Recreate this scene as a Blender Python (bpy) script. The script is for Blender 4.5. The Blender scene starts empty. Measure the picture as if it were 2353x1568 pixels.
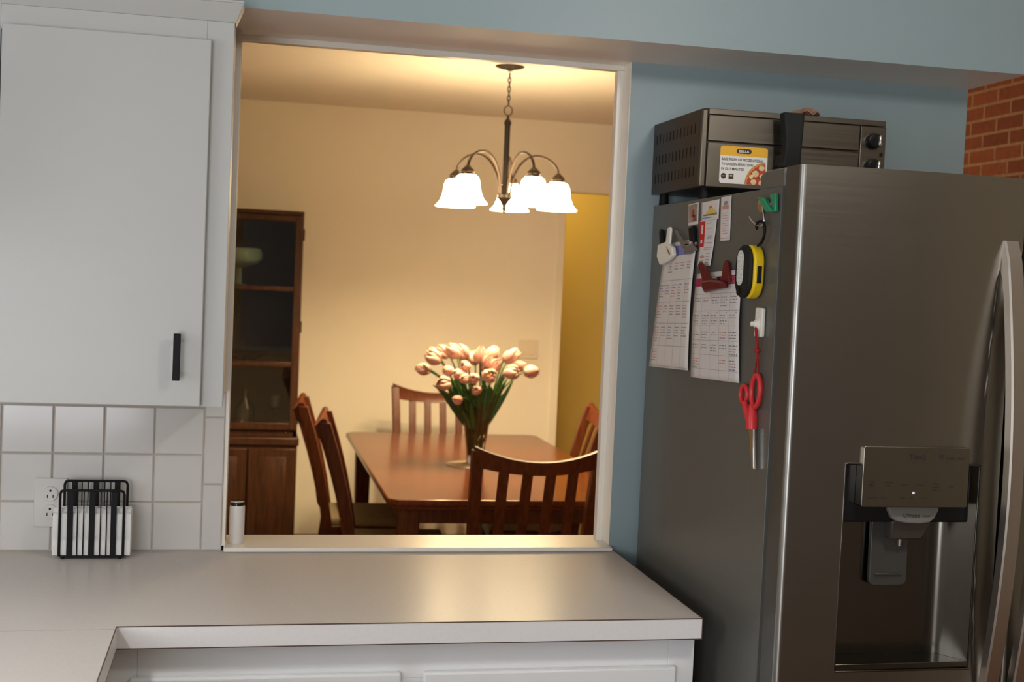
import bpy, bmesh, math, random
from mathutils import Vector, Matrix, Euler
random.seed(7)
PI = math.pi
S = bpy.context.scene
COL = S.collection

# ------------------------------------------------------------------ camera, world, large lights, exposure
F_PX, YAW, PITCH, ROLL = 2901.2, .2106, -.0475, .0437
CAM = Vector((-.2151, -2.9844, 1.5691))
cy, sy, cp, sp, cr, sr = math.cos(YAW), math.sin(YAW), math.cos(PITCH), math.sin(PITCH), math.cos(ROLL), math.sin(ROLL)
fwd = Vector((sy*cp, cy*cp, sp)); r0 = Vector((cy, -sy, 0)); u0 = r0.cross(fwd)
rr = r0*cr+u0*sr; uu = u0*cr-r0*sr
cd = bpy.data.cameras.new('camera'); cam = bpy.data.objects.new('camera', cd); COL.objects.link(cam)
cam.matrix_world = Matrix(((rr.x, uu.x, -fwd.x, CAM.x), (rr.y, uu.y, -fwd.y, CAM.y), (rr.z, uu.z, -fwd.z, CAM.z), (0, 0, 0, 1)))
cd.sensor_fit = 'HORIZONTAL'; cd.sensor_width = 36; cd.lens = F_PX/2353*36
cd.clip_start = .05; cd.clip_end = 60
cd.dof.use_dof = True; cd.dof.focus_distance = 2.45; cd.dof.aperture_fstop = 6.3
S.camera = cam

w = bpy.data.worlds.new('world'); S.world = w; w.use_nodes = True
bg = w.node_tree.nodes['Background']; bg.inputs[0].default_value = (.62, .75, 1, 1); bg.inputs[1].default_value = .25
S.view_settings.view_transform = 'Standard'; S.view_settings.look = 'None'
S.view_settings.exposure = 0; S.view_settings.gamma = 1; S.view_settings.use_curve_mapping = False

def light(name, typ, loc, energy, color, rot=(0, 0, 0), size=.3, size_y=None):
    l = bpy.data.lights.new(name, typ); l.energy = energy; l.color = color
    if typ == 'AREA':
        l.shape = 'RECTANGLE'; l.size = size; l.size_y = size_y or size
    else:
        l.shadow_soft_size = size
    o = bpy.data.objects.new(name, l); COL.objects.link(o); o.location = loc; o.rotation_euler = rot
    return o
DAY = (.95, .97, 1.0)
# daylight through the window in the kitchen's left wall and the one behind the camera
light('daylight_left', 'AREA', (-2.66, -2.0, 1.65), 17, DAY, (0, -PI/2, 0), 1.0, 1.2)
light('daylight_front', 'AREA', (-1.55, -4.76, 1.15), 60, (.93, .95, 1.0), (PI/2, 0, 0), 1.5, 1.6)

# ------------------------------------------------------------------ materials
MATS = {}
def nodes(m):
    m.use_nodes = True
    return m.node_tree.nodes, m.node_tree.links, m.node_tree.nodes['Principled BSDF']
def pbr(name, color, rough=.5, metal=0, spec=.5, var=None, bump=None, coat=0, emis=None, trans=0, ior=1.45, sss=0, sheen=0):
    """var=(scale, amount) mottles the base colour; bump=(scale, strength[, stretch xyz])"""
    m = bpy.data.materials.new(name); N, L, b = nodes(m); MATS[name] = m
    c = (*color, 1)
    b.inputs['Base Color'].default_value = c; b.inputs['Roughness'].default_value = rough
    b.inputs['Metallic'].default_value = metal; b.inputs['Specular IOR Level'].default_value = spec
    b.inputs['Coat Weight'].default_value = coat; b.inputs['Transmission Weight'].default_value = trans
    b.inputs['IOR'].default_value = ior; b.inputs['Sheen Weight'].default_value = sheen
    if sss:
        b.inputs['Subsurface Weight'].default_value = sss; b.inputs['Subsurface Radius'].default_value = (.01, .006, .004)
    if emis:
        b.inputs['Emission Color'].default_value = (*emis[0], 1); b.inputs['Emission Strength'].default_value = emis[1]
    if var or bump:
        tc = N.new('ShaderNodeTexCoord')
    if var:
        n = N.new('ShaderNodeTexNoise'); n.inputs['Scale'].default_value = var[0]; n.inputs['Detail'].default_value = 4
        L.new(tc.outputs['Object'], n.inputs['Vector'])
        rp = N.new('ShaderNodeValToRGB'); a = var[1]
        rp.color_ramp.elements[0].position = .3; rp.color_ramp.elements[1].position = .7
        rp.color_ramp.elements[0].color = (*[x*(1-a) for x in color], 1)
        rp.color_ramp.elements[1].color = (*[min(1, x*(1+a)) for x in color], 1)
        L.new(n.outputs['Fac'], rp.inputs['Fac']); L.new(rp.outputs['Color'], b.inputs['Base Color'])
    if bump:
        mp = N.new('ShaderNodeMapping')
        if len(bump) > 2: mp.inputs['Scale'].default_value = bump[2]
        n2 = N.new('ShaderNodeTexNoise'); n2.inputs['Scale'].default_value = bump[0]; n2.inputs['Detail'].default_value = 3
        L.new(tc.outputs['Object'], mp.inputs['Vector']); L.new(mp.outputs['Vector'], n2.inputs['Vector'])
        bp = N.new('ShaderNodeBump'); bp.inputs['Strength'].default_value = bump[1]; bp.inputs['Distance'].default_value = .002
        L.new(n2.outputs['Fac'], bp.inputs['Height']); L.new(bp.outputs['Normal'], b.inputs['Normal'])
    return m
def wood(name, c1, c2, rough=.35, scale=(9, 9, 1), coat=.2):
    m = bpy.data.materials.new(name); N, L, b = nodes(m); MATS[name] = m
    tc = N.new('ShaderNodeTexCoord'); mp = N.new('ShaderNodeMapping'); mp.inputs['Scale'].default_value = scale
    n = N.new('ShaderNodeTexNoise'); n.inputs['Scale'].default_value = 6; n.inputs['Detail'].default_value = 6; n.inputs['Distortion'].default_value = .6
    rp = N.new('ShaderNodeValToRGB'); rp.color_ramp.elements[0].position = .35; rp.color_ramp.elements[1].position = .68
    rp.color_ramp.elements[0].color = (*c1, 1); rp.color_ramp.elements[1].color = (*c2, 1)
    L.new(tc.outputs['Object'], mp.inputs['Vector']); L.new(mp.outputs['Vector'], n.inputs['Vector'])
    L.new(n.outputs['Fac'], rp.inputs['Fac']); L.new(rp.outputs['Color'], b.inputs['Base Color'])
    b.inputs['Roughness'].default_value = rough; b.inputs['Coat Weight'].default_value = coat; b.inputs['Coat Roughness'].default_value = .25
    return m
def brushed(name, color, rough, stretch=(260, 260, 3), metal=1, amount=.1):
    """brushed sheet metal: fine streaks in roughness and height"""
    m = bpy.data.materials.new(name); N, L, b = nodes(m); MATS[name] = m
    b.inputs['Base Color'].default_value = (*color, 1); b.inputs['Metallic'].default_value = metal
    tc = N.new('ShaderNodeTexCoord'); mp = N.new('ShaderNodeMapping'); mp.inputs['Scale'].default_value = stretch
    n = N.new('ShaderNodeTexNoise'); n.inputs['Scale'].default_value = 1; n.inputs['Detail'].default_value = 3
    L.new(tc.outputs['Object'], mp.inputs['Vector']); L.new(mp.outputs['Vector'], n.inputs['Vector'])
    mr = N.new('ShaderNodeMapRange'); mr.inputs['To Min'].default_value = rough-amount; mr.inputs['To Max'].default_value = rough+amount
    L.new(n.outputs['Fac'], mr.inputs['Value']); L.new(mr.outputs['Result'], b.inputs['Roughness'])
    bp = N.new('ShaderNodeBump'); bp.inputs['Strength'].default_value = .012; bp.inputs['Distance'].default_value = .0006
    L.new(n.outputs['Fac'], bp.inputs['Height']); L.new(bp.outputs['Normal'], b.inputs['Normal'])
    return m
def brickmat(name):
    m = bpy.data.materials.new(name); N, L, b = nodes(m); MATS[name] = m
    tc = N.new('ShaderNodeTexCoord'); sx = N.new('ShaderNodeSeparateXYZ'); cb = N.new('ShaderNodeCombineXYZ')
    L.new(tc.outputs['Object'], sx.inputs[0]); L.new(sx.outputs['Y'], cb.inputs['X']); L.new(sx.outputs['Z'], cb.inputs['Y'])
    t = N.new('ShaderNodeTexBrick'); L.new(cb.outputs[0], t.inputs['Vector'])
    t.inputs['Scale'].default_value = 1; t.inputs['Brick Width'].default_value = .17; t.inputs['Row Height'].default_value = .055
    t.inputs['Mortar Size'].default_value = .006; t.inputs['Mortar Smooth'].default_value = .2; t.inputs['Bias'].default_value = -.1
    t.inputs['Color1'].default_value = (.27, .075, .034, 1); t.inputs['Color2'].default_value = (.165, .042, .022, 1)
    t.inputs['Mortar'].default_value = (.36, .215, .13, 1)
    n = N.new('ShaderNodeTexNoise'); n.inputs['Scale'].default_value = 40; L.new(tc.outputs['Object'], n.inputs['Vector'])
    mx = N.new('ShaderNodeMix'); mx.data_type = 'RGBA'; mx.blend_type = 'OVERLAY'; mx.inputs[0].default_value = .35
    L.new(t.outputs['Color'], mx.inputs[6]); L.new(n.outputs['Fac'], mx.inputs[7]); L.new(mx.outputs[2], b.inputs['Base Color'])
    bp = N.new('ShaderNodeBump'); bp.inputs['Strength'].default_value = .7; bp.inputs['Distance'].default_value = .006; bp.invert = True
    L.new(t.outputs['Fac'], bp.inputs['Height']); L.new(bp.outputs['Normal'], b.inputs['Normal'])
    b.inputs['Roughness'].default_value = .85
    return m
WALLB = (400, .08)
M_blue = pbr('paint_blue', (.30, .385, .405), .42, var=(1.5, .03), bump=WALLB)
M_head = pbr('paint_header', (.90, .845, .79), .5, bump=WALLB)
M_cream = pbr('paint_cream', (.85, .79, .66), .6, var=(1.2, .02), bump=WALLB)
M_dceil = pbr('paint_ceiling', (.88, .82, .72), .75, bump=WALLB)
M_yellow = pbr('paint_yellow', (.78, .54, .11), .5, bump=WALLB)
M_trim = pbr('paint_trim', (.88, .83, .74), .28, var=(3, .02))
M_white_lit = pbr('cabinet_white_lit', (.86, .87, .87), .35, var=(2, .01), bump=(60, .12))  # whiter than the upper cabinet: stronger light low down put into the colour
M_white_dim = pbr('cabinet_white_dim', (.49, .495, .475), .38, var=(2, .015), bump=(60, .12))  # greyer than the base cabinets: weaker light higher up put into the colour
M_kceil = pbr('paint_kitchen_ceiling', (.75, .75, .73), .8)
M_kwall = pbr('paint_kitchen_wall', (.42, .40, .36), .6, var=(1, .03))
M_brick = brickmat('red_brick')
M_tile = pbr('glazed_tile', (.63, .605, .575), .12, var=(4, .03), bump=(9, .12))
M_grout = pbr('grout', (.50, .44, .37), .85, var=(30, .08))
M_counter = pbr('laminate', (.58, .54, .495), .27, spec=.03, var=(140, .025), bump=(30, .05))
M_band_lit = pbr('laminate_band_lit', (.84, .82, .81), .3, var=(140, .02))  # paler than the worktop: front light on its edge put into the colour
M_seam = pbr('laminate_seam', (.10, .06, .045), .6)
M_blk = pbr('black_paint', (.008, .008, .008), .55, spec=.2)
M_blkgloss = pbr('black_gloss', (.008, .008, .009), .18)
M_steel = brushed('dark_stainless', (.30, .275, .235), .30, (3, 3, 420), amount=.04)
M_dside = pbr('door_side_steel', (.06, .057, .048), .35)
M_padl = pbr('paddle_grey', (.05, .048, .043), .4)
M_steelv = pbr('stainless_edge', (.33, .32, .295), .34, metal=1)
M_hbar = pbr('handle_steel', (.58, .53, .48), .3, metal=1)
M_fside = pbr('fridge_side', (.115, .113, .10), .33, spec=.5, bump=(220, .12))
M_gask = pbr('gasket', (.012, .012, .012), .8, spec=.1)
M_panel = pbr('panel_steel', (.26, .235, .185), .3, metal=1)
M_recess = brushed('recess_steel', (.15, .14, .12), .21, (300, 300, 3), amount=.03)
M_lt = pbr('light_grey_plastic', (.17, .16, .145), .4)
M_brn = pbr('smoked_plastic', (.06, .05, .042), .25)
M_chrome = pbr('chrome', (.8, .8, .78), .12, metal=1)
M_ink = pbr('print_dark', (.03, .028, .025), .6)
M_inkg = pbr('print_grey', (.30, .28, .27), .7)
M_inkr = pbr('print_red', (.60, .27, .23), .7)
M_inkb = pbr('print_blue', (.22, .22, .46), .7)
M_paper = pbr('paper', (.70, .655, .625), .75)
M_red = pbr('red_plastic', (.70, .035, .04), .32)
M_dkred = pbr('dark_red_plastic', (.13, .008, .012), .3)
M_green = pbr('green_plastic', (.02, .27, .13), .35)
M_yel = pbr('yellow_rubber', (.85, .58, .01), .4)
M_rub = pbr('black_rubber', (.014, .015, .014), .6, spec=.22)
M_ivory = pbr('ivory_plastic', (.84, .80, .70), .4)
M_gold = pbr('brass', (.50, .36, .19), .35, metal=.8)
M_gun = pbr('gunmetal_plastic', (.17, .15, .13), .35)
M_oven = brushed('oven_steel', (.165, .145, .118), .36, (3, 3, 300))
M_ovside = pbr('oven_side', (.040, .030, .025), .42, metal=.3)
M_orange = pbr('label_yellow', (.80, .42, .025), .5)
M_labw = pbr('label_white', (.78, .75, .70), .5)
M_crust = pbr('crust', (.60, .25, .05), .6, var=(120, .3))
M_sauce = pbr('sauce', (.45, .045, .02), .5, var=(150, .35))
M_cheese = pbr('cheese', (.75, .55, .28), .5, var=(150, .15))
M_cloth = pbr('brown_cloth', (.32, .17, .11), .9, var=(60, .3))
M_cherry = wood('cherry_wood', (.066, .015, .0045), (.108, .028, .008), .42, (14, 14, 1.6), .05)
M_table = wood('table_wood', (.10, .024, .007), (.16, .042, .012), .19, (14, 1.3, 14), 0)
M_hutch = wood('hutch_wood', (.036, .013, .006), (.075, .027, .011), .4, (14, 14, 1.3))
M_hutin = pbr('hutch_interior', (.035, .022, .016), .7)
M_seat = pbr('seat_fabric', (.30, .24, .14), .9, var=(90, .1), bump=(500, .3))
M_bronze = pbr('bronze', (.05, .03, .02), .38, metal=.5)
M_dkbronze = pbr('dark_bronze', (.022, .015, .011), .4, metal=.4)
M_shade = pbr('alabaster_glass', (.9, .8, .62), .35, emis=((1, .765, .43), 31))
M_glass = pbr('clear_glass', (1, 1, 1), .03, trans=1, ior=1.45)
M_pane = pbr('pane_glass', (1, 1, 1), .02, trans=1, ior=1.4)
M_petal = pbr('petal', (.66, .40, .32), .5, var=(14, .08), sss=.15)
M_petal_in = pbr('petal_inside', (.90, .40, .10), .5)
M_stem = pbr('stem', (.065, .15, .03), .5, var=(20, .2))
M_leaf = pbr('leaf', (.045, .115, .025), .45, var=(14, .25))
M_doily = pbr('doily', (.62, .52, .38), .9, var=(90, .15))
M_bowl = pbr('green_glass', (.22, .32, .22), .15)
M_napkin = pbr('napkin', (.78, .77, .74), .85)
M_wax = pbr('white_ceramic', (.74, .71, .67), .4)
M_plate = pbr('switch_plastic', (.76, .68, .54), .35)
M_outlet = pbr('outlet_plastic', (.66, .63, .60), .3)
M_floork = wood('floor_wood', (.16, .075, .035), (.24, .12, .06), .35, (12, 1.2, 12))
M_dbase = pbr('dark_base', (.09, .045, .025), .5)
M_led = pbr('led_violet', (.6, .6, 1), .4, emis=((.75, .68, 1), 1.6))
M_lens = pbr('lens_clear', (.72, .72, .68), .12, var=(260, .3), bump=(260, .6))

for n_, v_ in (('cherry_wood', .2), ('table_wood', .2), ('hutch_wood', .3)):
    MATS[n_].node_tree.nodes['Principled BSDF'].inputs['Specular IOR Level'].default_value = v_
# ------------------------------------------------------------------ mesh builder
class MB:
    def __init__(s): s.v = []; s.f = []; s.m = []; s.cur = 0
    def add(s, vs, fs):
        o = len(s.v); s.v += [Vector(p) for p in vs]
        for f in fs: s.f.append([i+o for i in f]); s.m.append(s.cur)
        return s
    def mat(s, i): s.cur = i; return s
    def box(s, x0, x1, y0, y1, z0, z1):
        return s.add([(x0, y0, z0), (x1, y0, z0), (x1, y1, z0), (x0, y1, z0), (x0, y0, z1), (x1, y0, z1), (x1, y1, z1), (x0, y1, z1)],
                     [(0, 3, 2, 1), (4, 5, 6, 7), (0, 1, 5, 4), (1, 2, 6, 5), (2, 3, 7, 6), (3, 0, 4, 7)])
    def hexa(s, b, t): return s.add(list(b)+list(t), [(0, 3, 2, 1), (4, 5, 6, 7), (0, 1, 5, 4), (1, 2, 6, 5), (2, 3, 7, 6), (3, 0, 4, 7)])
    def prism(s, pts, fn0, fn1):
        """polygon pts (a,b) extruded between fn0(a,b) and fn1(a,b)"""
        n = len(pts)
        return s.add([fn0(*p) for p in pts]+[fn1(*p) for p in pts],
                     [tuple(range(n-1, -1, -1)), tuple(range(n, 2*n))]+[(i, (i+1) % n, n+(i+1) % n, n+i) for i in range(n)])
    def lathe(s, prof, c=(0, 0, 0), n=24, ax=2, caps=True):
        vs = []; fs = []; c = Vector(c)
        for (r, z) in prof:
            for k in range(n):
                a = 2*PI*k/n; p = [r*math.cos(a), r*math.sin(a), z]
                if ax == 0: p = [p[2], p[0], p[1]]
                if ax == 1: p = [p[1], p[2], p[0]]
                vs.append(c+Vector(p))
        for j in range(len(prof)-1):
            for k in range(n): fs.append((j*n+k, j*n+(k+1) % n, (j+1)*n+(k+1) % n, (j+1)*n+k))
        if caps:
            fs.append(tuple(range(n-1, -1, -1))); fs.append(tuple(range((len(prof)-1)*n, len(prof)*n)))
        return s.add(vs, fs)
    def tube(s, path, r, n=10, closed=False, flat=None):
        """round (or flat=(a,b) rectangular-ish) tube along a path; r may be a list"""
        P = [Vector(p) for p in path]; N = len(P); vs = []; fs = []
        rs = r if isinstance(r, (list, tuple)) else [r]*N
        up = None
        for i in range(N):
            t = (P[(i+1) % N]-P[i-1]) if closed else (P[min(i+1, N-1)]-P[max(i-1, 0)])
            t.normalize()
            if up is None:
                up = Vector((0, 0, 1)) if abs(t.z) < .9 else Vector((1, 0, 0))
            a = t.cross(up)
            if a.length < 1e-6: a = t.cross(Vector((0, 1, 0)))
            a.normalize(); up = a.cross(t)
            for k in range(n):
                an = 2*PI*k/n; ca, sa = math.cos(an), math.sin(an)
                if flat: ca *= flat[0]; sa *= flat[1]
                vs.append(P[i]+(a*ca+up*sa)*rs[i])
        for i in range(N if closed else N-1):
            j = (i+1) % N
            for k in range(n): fs.append((i*n+k, i*n+(k+1) % n, j*n+(k+1) % n, j*n+k))
        if not closed: fs += [tuple(range(n-1, -1, -1)), tuple(range((N-1)*n, N*n))]
        return s.add(vs, fs)
    def grid(s, fn, nu, nv):
        vs = [fn(i/nu, j/nv) for j in range(nv+1) for i in range(nu+1)]
        return s.add(vs, [(j*(nu+1)+i, j*(nu+1)+i+1, (j+1)*(nu+1)+i+1, (j+1)*(nu+1)+i) for j in range(nv) for i in range(nu)])
    def sphere(s, c, r, n=14, m=8, sc=(1, 1, 1)):
        prof = [(max(1e-4, r*math.sin(PI*j/m)), -r*math.cos(PI*j/m)) for j in range(m+1)]
        o = len(s.v); s.lathe(prof, (0, 0, 0), n)
        for i in range(o, len(s.v)): p = s.v[i]; s.v[i] = Vector((p.x*sc[0], p.y*sc[1], p.z*sc[2]))+Vector(c)
        return s
    def text(s, txt, org, right, up, width=None, height=None, bold=0, center=True):
        """lettering laid flat on a surface, centred on org"""
        cu = bpy.data.curves.new('t', 'FONT'); cu.body = txt; cu.size = 1; cu.offset = bold; cu.resolution_u = 2
        o = bpy.data.objects.new('t', cu); COL.objects.link(o)
        dg = bpy.context.evaluated_depsgraph_get(); me = bpy.data.meshes.new_from_object(o.evaluated_get(dg))
        xs = [v.co.x for v in me.vertices]; ys = [v.co.y for v in me.vertices]
        if xs:
            x0, x1, y0, y1 = min(xs), max(xs), min(ys), max(ys)
            k = (width/(x1-x0)) if width else (height/(y1-y0)); ky = height/(y1-y0) if height else k
            org, right, up = Vector(org), Vector(right).normalized(), Vector(up).normalized()
            xo = (x0+x1)/2 if center else x0
            s.add([org+right*((v.co.x-xo)*k)+up*((v.co.y-(y0+y1)/2)*ky) for v in me.vertices], [tuple(p.vertices) for p in me.polygons])
        bpy.data.objects.remove(o); bpy.data.meshes.remove(me); bpy.data.curves.remove(cu)
        return s
    def xf(s, M):
        s.v = [M @ p for p in s.v]; return s

def tag(o, label=None, cat=None, group=None, kind=None):
    if label: o['label'] = label
    if cat: o['category'] = cat
    if group: o['group'] = group
    if kind: o['kind'] = kind
    return o
def wloc(o):
    p = Vector((0, 0, 0))
    while o: p += o.location; o = o.parent
    return p
def build(name, mb, mats, parent=None, bevel=0, seg=2, smooth=None, base=None, solid=0, sub=0):
    """link the collected mesh as ONE object. Coordinates are world coordinates; base = the origin it stands on"""
    off = Vector(base) if base else (wloc(parent) if parent else Vector((0, 0, 0)))
    me = bpy.data.meshes.new(name); me.from_pydata([tuple(p-off) for p in mb.v], [], mb.f)
    for m in (mats if isinstance(mats, (list, tuple)) else [mats]): me.materials.append(m)
    for p, i in zip(me.polygons, mb.m): p.material_index = i
    bm = bmesh.new(); bm.from_mesh(me); bmesh.ops.recalc_face_normals(bm, faces=bm.faces); bm.to_mesh(me); bm.free()
    o = bpy.data.objects.new(name, me); COL.objects.link(o)
    if parent: o.parent = parent
    elif base: o.location = off
    if smooth is not None:
        me.shade_smooth(); me.set_sharp_from_angle(angle=math.radians(smooth))
    if solid:
        md = o.modifiers.new('thickness', 'SOLIDIFY'); md.thickness = solid; md.offset = 0
    if bevel:
        md = o.modifiers.new('bevel', 'BEVEL'); md.width = bevel; md.segments = seg; md.limit_method = 'ANGLE'; md.angle_limit = math.radians(40)
        me.shade_smooth(); me.set_sharp_from_angle(angle=math.radians(50))
    if sub:
        md = o.modifiers.new('subsurf', 'SUBSURF'); md.levels = sub; md.render_levels = sub
    return o
def thing(name, label, cat, loc, group=None):
    o = bpy.data.objects.new(name, None); COL.objects.link(o); o.location = loc; o.empty_display_size = .05
    return tag(o, label, cat, group)
def struct(name, mb, mats, **k):
    return tag(build(name, mb, mats, **k), kind='structure')
def copy_tree(o, parent=None):
    c = o.copy(); COL.objects.link(c)
    if parent: c.parent = parent
    for ch in list(o.children): copy_tree(ch, c)
    return c
def arc(cx, cyy, r, a0, a1, n):
    return [(cx+r*math.cos(math.radians(a0+(a1-a0)*i/n)), cyy+r*math.sin(math.radians(a0+(a1-a0)*i/n))) for i in range(n+1)]
def rrect(x0, x1, y0, y1, r, n=4):
    return arc(x1-r, y1-r, r, 0, 90, n)+arc(x0+r, y1-r, r, 90, 180, n)+arc(x0+r, y0+r, r, 180, 270, n)+arc(x1-r, y0+r, r, 270, 360, n)
def smooth_path(pts, n=6):
    """Catmull-Rom through the points"""
    P = [Vector(p) for p in pts]; P = [P[0]*2-P[1]]+P+[P[-1]*2-P[-2]]; out = []
    for i in range(1, len(P)-2):
        for k in range(n):
            t = k/n; a, b, c, d = P[i-1:i+3]
            out.append(.5*((2*b)+(c-a)*t+(2*a-5*b+4*c-d)*t*t+(3*b-a-3*c+d)*t**3))
    out.append(P[-2]); return out

# ------------------------------------------------------------------ the rooms
OX0, OX1, OZT = -.238, .692, 2.115            # pass-through opening
XW, CEIL, YB = 1.60, 2.50, 4.15               # end of the partition, ceiling height, far dining wall
struct('wall_back', MB().box(-2.7, OX0-.015, 0, .06, 0, CEIL).box(OX1, XW, 0, .06, 0, CEIL)
       .box(OX0-.015, OX1, 0, .06, 0, .912).box(OX0-.015, OX1, 0, .06, OZT+.012, CEIL), M_blue)
struct('wall_dining_front', MB().box(-1.7, OX0-.015, .06, .12, 0, CEIL).box(OX1, XW, .06, .12, 0, CEIL)
       .box(OX0-.015, OX1, .06, .12, 0, .912).box(OX0-.015, OX1, .06, .12, OZT+.012, CEIL), M_cream)
sof = MB(); sof.box(-2.7, XW, -.254, 0, OZT, CEIL)
sof.m[-6] = 1                                   # underside is header paint, not wall blue
struct('wall_soffit', sof, [M_blue, M_head])
struct('trim_1', MB().box(OX0-.015, OX0-.001, -.004, .122, .925, OZT).box(OX0-.001, OX0+.0005, .057, .083, .925, OZT-.011)
       .box(OX1-.002, OX1-.0001, .0004, .122, .925, OZT).box(OX1-.018, OX1-.002, .057, .083, .925, OZT-.011)
       .box(OX0-.001, OX1-.002, .057, .083, OZT-.0135, OZT).box(OX0-.015, OX1+.015, 0, .122, OZT, OZT+.012), M_trim, bevel=.0015)
struct('trim_2', MB().box(OX0-.004, OX1+.001, -.03, .125, .9145, .925), M_trim, bevel=.003)
struct('wall_left', MB().box(-2.8, -2.7, -4.9, -2.65, 0, CEIL).box(-2.8, -2.7, -1.35, .12, 0, CEIL)
       .box(-2.8, -2.7, -2.65, -1.35, 0, 1.1).box(-2.8, -2.7, -2.65, -1.35, 2.2, CEIL), M_kwall)
struct('wall_front', MB().box(-2.7, -2.35, -4.9, -4.8, 0, CEIL).box(-.75, 2.5, -4.9, -4.8, 0, CEIL)
       .box(-2.35, -.75, -4.9, -4.8, 0, .2).box(-2.35, -.75, -4.9, -4.8, 2.1, CEIL), M_kwall)
struct('wall_right', MB().box(2.5, 2.6, -.25, YB+.1, 0, CEIL), M_brick)
struct('wall_kitchen_right', MB().box(2.5, 2.6, -4.9, -3.95, 0, CEIL).mat(1).box(2.5, 2.6, -3.95, -.25, 0, CEIL), [pbr('paint_grey', (.58, .55, .52), .6), pbr('paint_olive', (.42, .36, .26), .6)])  # unseen wall, split into two paints to vary the fridge's reflections
struct('reflection_door', MB().box(2.46, 2.5, -3.70, -3.22, 0, 2.05), pbr('door_wood', (.16, .07, .05), .4), bevel=.004)  # unseen door added for a dark band in the fridge's reflection
struct('ceiling', MB().box(-2.7, 2.5, -4.8, 0, CEIL, CEIL+.1), M_kceil)
struct('floor', MB().box(-2.7, 2.5, -4.8, YB+1.6, -.1, 0), M_floork)
struct('ceiling_dining', MB().box(-1.7, 2.5, 0, YB+1.6, CEIL, CEIL+.1), M_dceil)
DX = 1.594                                      # left edge of the doorway in the far wall
struct('wall_dining_back', MB().box(-1.7, DX, YB, YB+.1, 0, CEIL).box(DX, 2.42, YB, YB+.1, 2.10, CEIL).box(2.42, 2.5, YB, YB+.1, 0, CEIL), M_cream)
struct('wall_dining_left', MB().box(-1.8, -1.7, .06, YB+.1, 0, CEIL), M_cream)
struct('trim_3', MB().box(DX-.045, DX, YB-.012, YB, 0, 2.10).box(DX-.012, DX, YB, YB+.1, 0, 2.10).box(2.42, 2.465, YB-.012, YB, 0, 2.10), M_cream, bevel=.002)
struct('baseboard_back', MB().box(-1.7, DX-.045, YB-.014, YB, 0, .095), M_dbase, bevel=.003)
struct('wall_hall_back', MB().box(.6, 2.6, YB+.95, YB+1.05, 0, CEIL), M_yellow)
struct('wall_hall_left', MB().box(.6, .7, YB+.1, YB+.95, 0, CEIL), M_yellow)

# kitchen ceiling lamp (added out of frame, its place read off the shadows)
t = thing('ceiling_lamp', 'round white flush ceiling lamp in the kitchen behind the camera', 'lamp', (.95, -1.75, CEIL))
build('lamp_shade', MB().lathe([(.16, CEIL-.001), (.165, CEIL-.03), (.12, CEIL-.07), (.05, CEIL-.085), (.001, CEIL-.086)], (.95, -1.75, 0), 28), pbr('lamp_glass', (.9, .9, .88), .4, emis=((1, .94, .86), 3)), t, smooth=60)
light('ceiling_lamp_light', 'POINT', (.95, -1.75, CEIL-.13), 27, (1, .95, .88), size=.1)
t = thing('added_pendant', 'added unseen pendant lamp hanging over the peninsula at the left', 'lamp', (-.9, -1.2, CEIL))  # added out of view to brighten the near-left worktop
build('cord', MB().tube([(-.9, -1.2, CEIL), (-.9, -1.2, 1.79)], .003, 6), M_blk, t)
build('lamp_shade', MB().lathe([(.001, 1.79), (.03, 1.79), (.06, 1.77), (.11, 1.64), (.108, 1.64), (.055, 1.765), (.001, 1.78)], (-.9, -1.2, 0), 28, caps=False), M_white_dim, t, smooth=60)
light('added_pendant_bulb', 'POINT', (-.9, -1.2, 1.72), 13, (.97, .97, 1), size=.03)
# hall lamp added out of view beyond the far doorway to light the hall
t = thing('added_hall_lamp', 'added unseen ceiling lamp in the yellow hall beyond the doorway', 'lamp', (1.45, YB+.5, CEIL))
build('lamp_shade', MB().lathe([(.10, CEIL-.001), (.10, CEIL-.03), (.06, CEIL-.06), (.001, CEIL-.065)], (1.45, YB+.5, 0), 24), MATS['lamp_glass'], t, smooth=60)
light('added_hall_light', 'POINT', (1.45, YB+.5, CEIL-.14), 8, (1, .80, .42), size=.06)

# ------------------------------------------------------------------ tiled splashback (pattern of one surface)
TP, TX, TZ = .110, -.7334, 1.1369
b = MB().mat(1).box(-1.75, -.247, -.0055, 0, .914, 1.285); b.mat(0)
def tile(x0, x1, z0, z1):
    g = .0016; e = .0022
    x0 += g; x1 -= g; z0 += g; z1 -= g
    b.add([(x0, -.005, z0), (x1, -.005, z0), (x1, -.005, z1), (x0, -.005, z1), (x0, -.0072, z0), (x1, -.0072, z0), (x1, -.0072, z1), (x0, -.0072, z1),
           (x0+e, -.009, z0+e), (x1-e, -.009, z0+e), (x1-e, -.009, z1-e), (x0+e, -.009, z1-e)],
          [(0, 1, 5, 4), (1, 2, 6, 5), (2, 3, 7, 6), (3, 0, 4, 7), (4, 5, 9, 8), (5, 6, 10, 9), (6, 7, 11, 10), (7, 4, 8, 11), (8, 9, 10, 11)])
zs = [.9145, TZ-TP, TZ, TZ+TP, 1.286]
for i in range(-9, 4):
    for j in range(4): tile(TX+i*TP, TX+(i+1)*TP, zs[j], zs[j+1])
for z0, z1 in ((.9145, 1.0688), (1.0688, 1.2246), (1.2246, 1.286)): tile(TX+4*TP, -.2465, z0, z1)
struct('wall_backsplash', b, [M_tile, M_grout])

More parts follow.
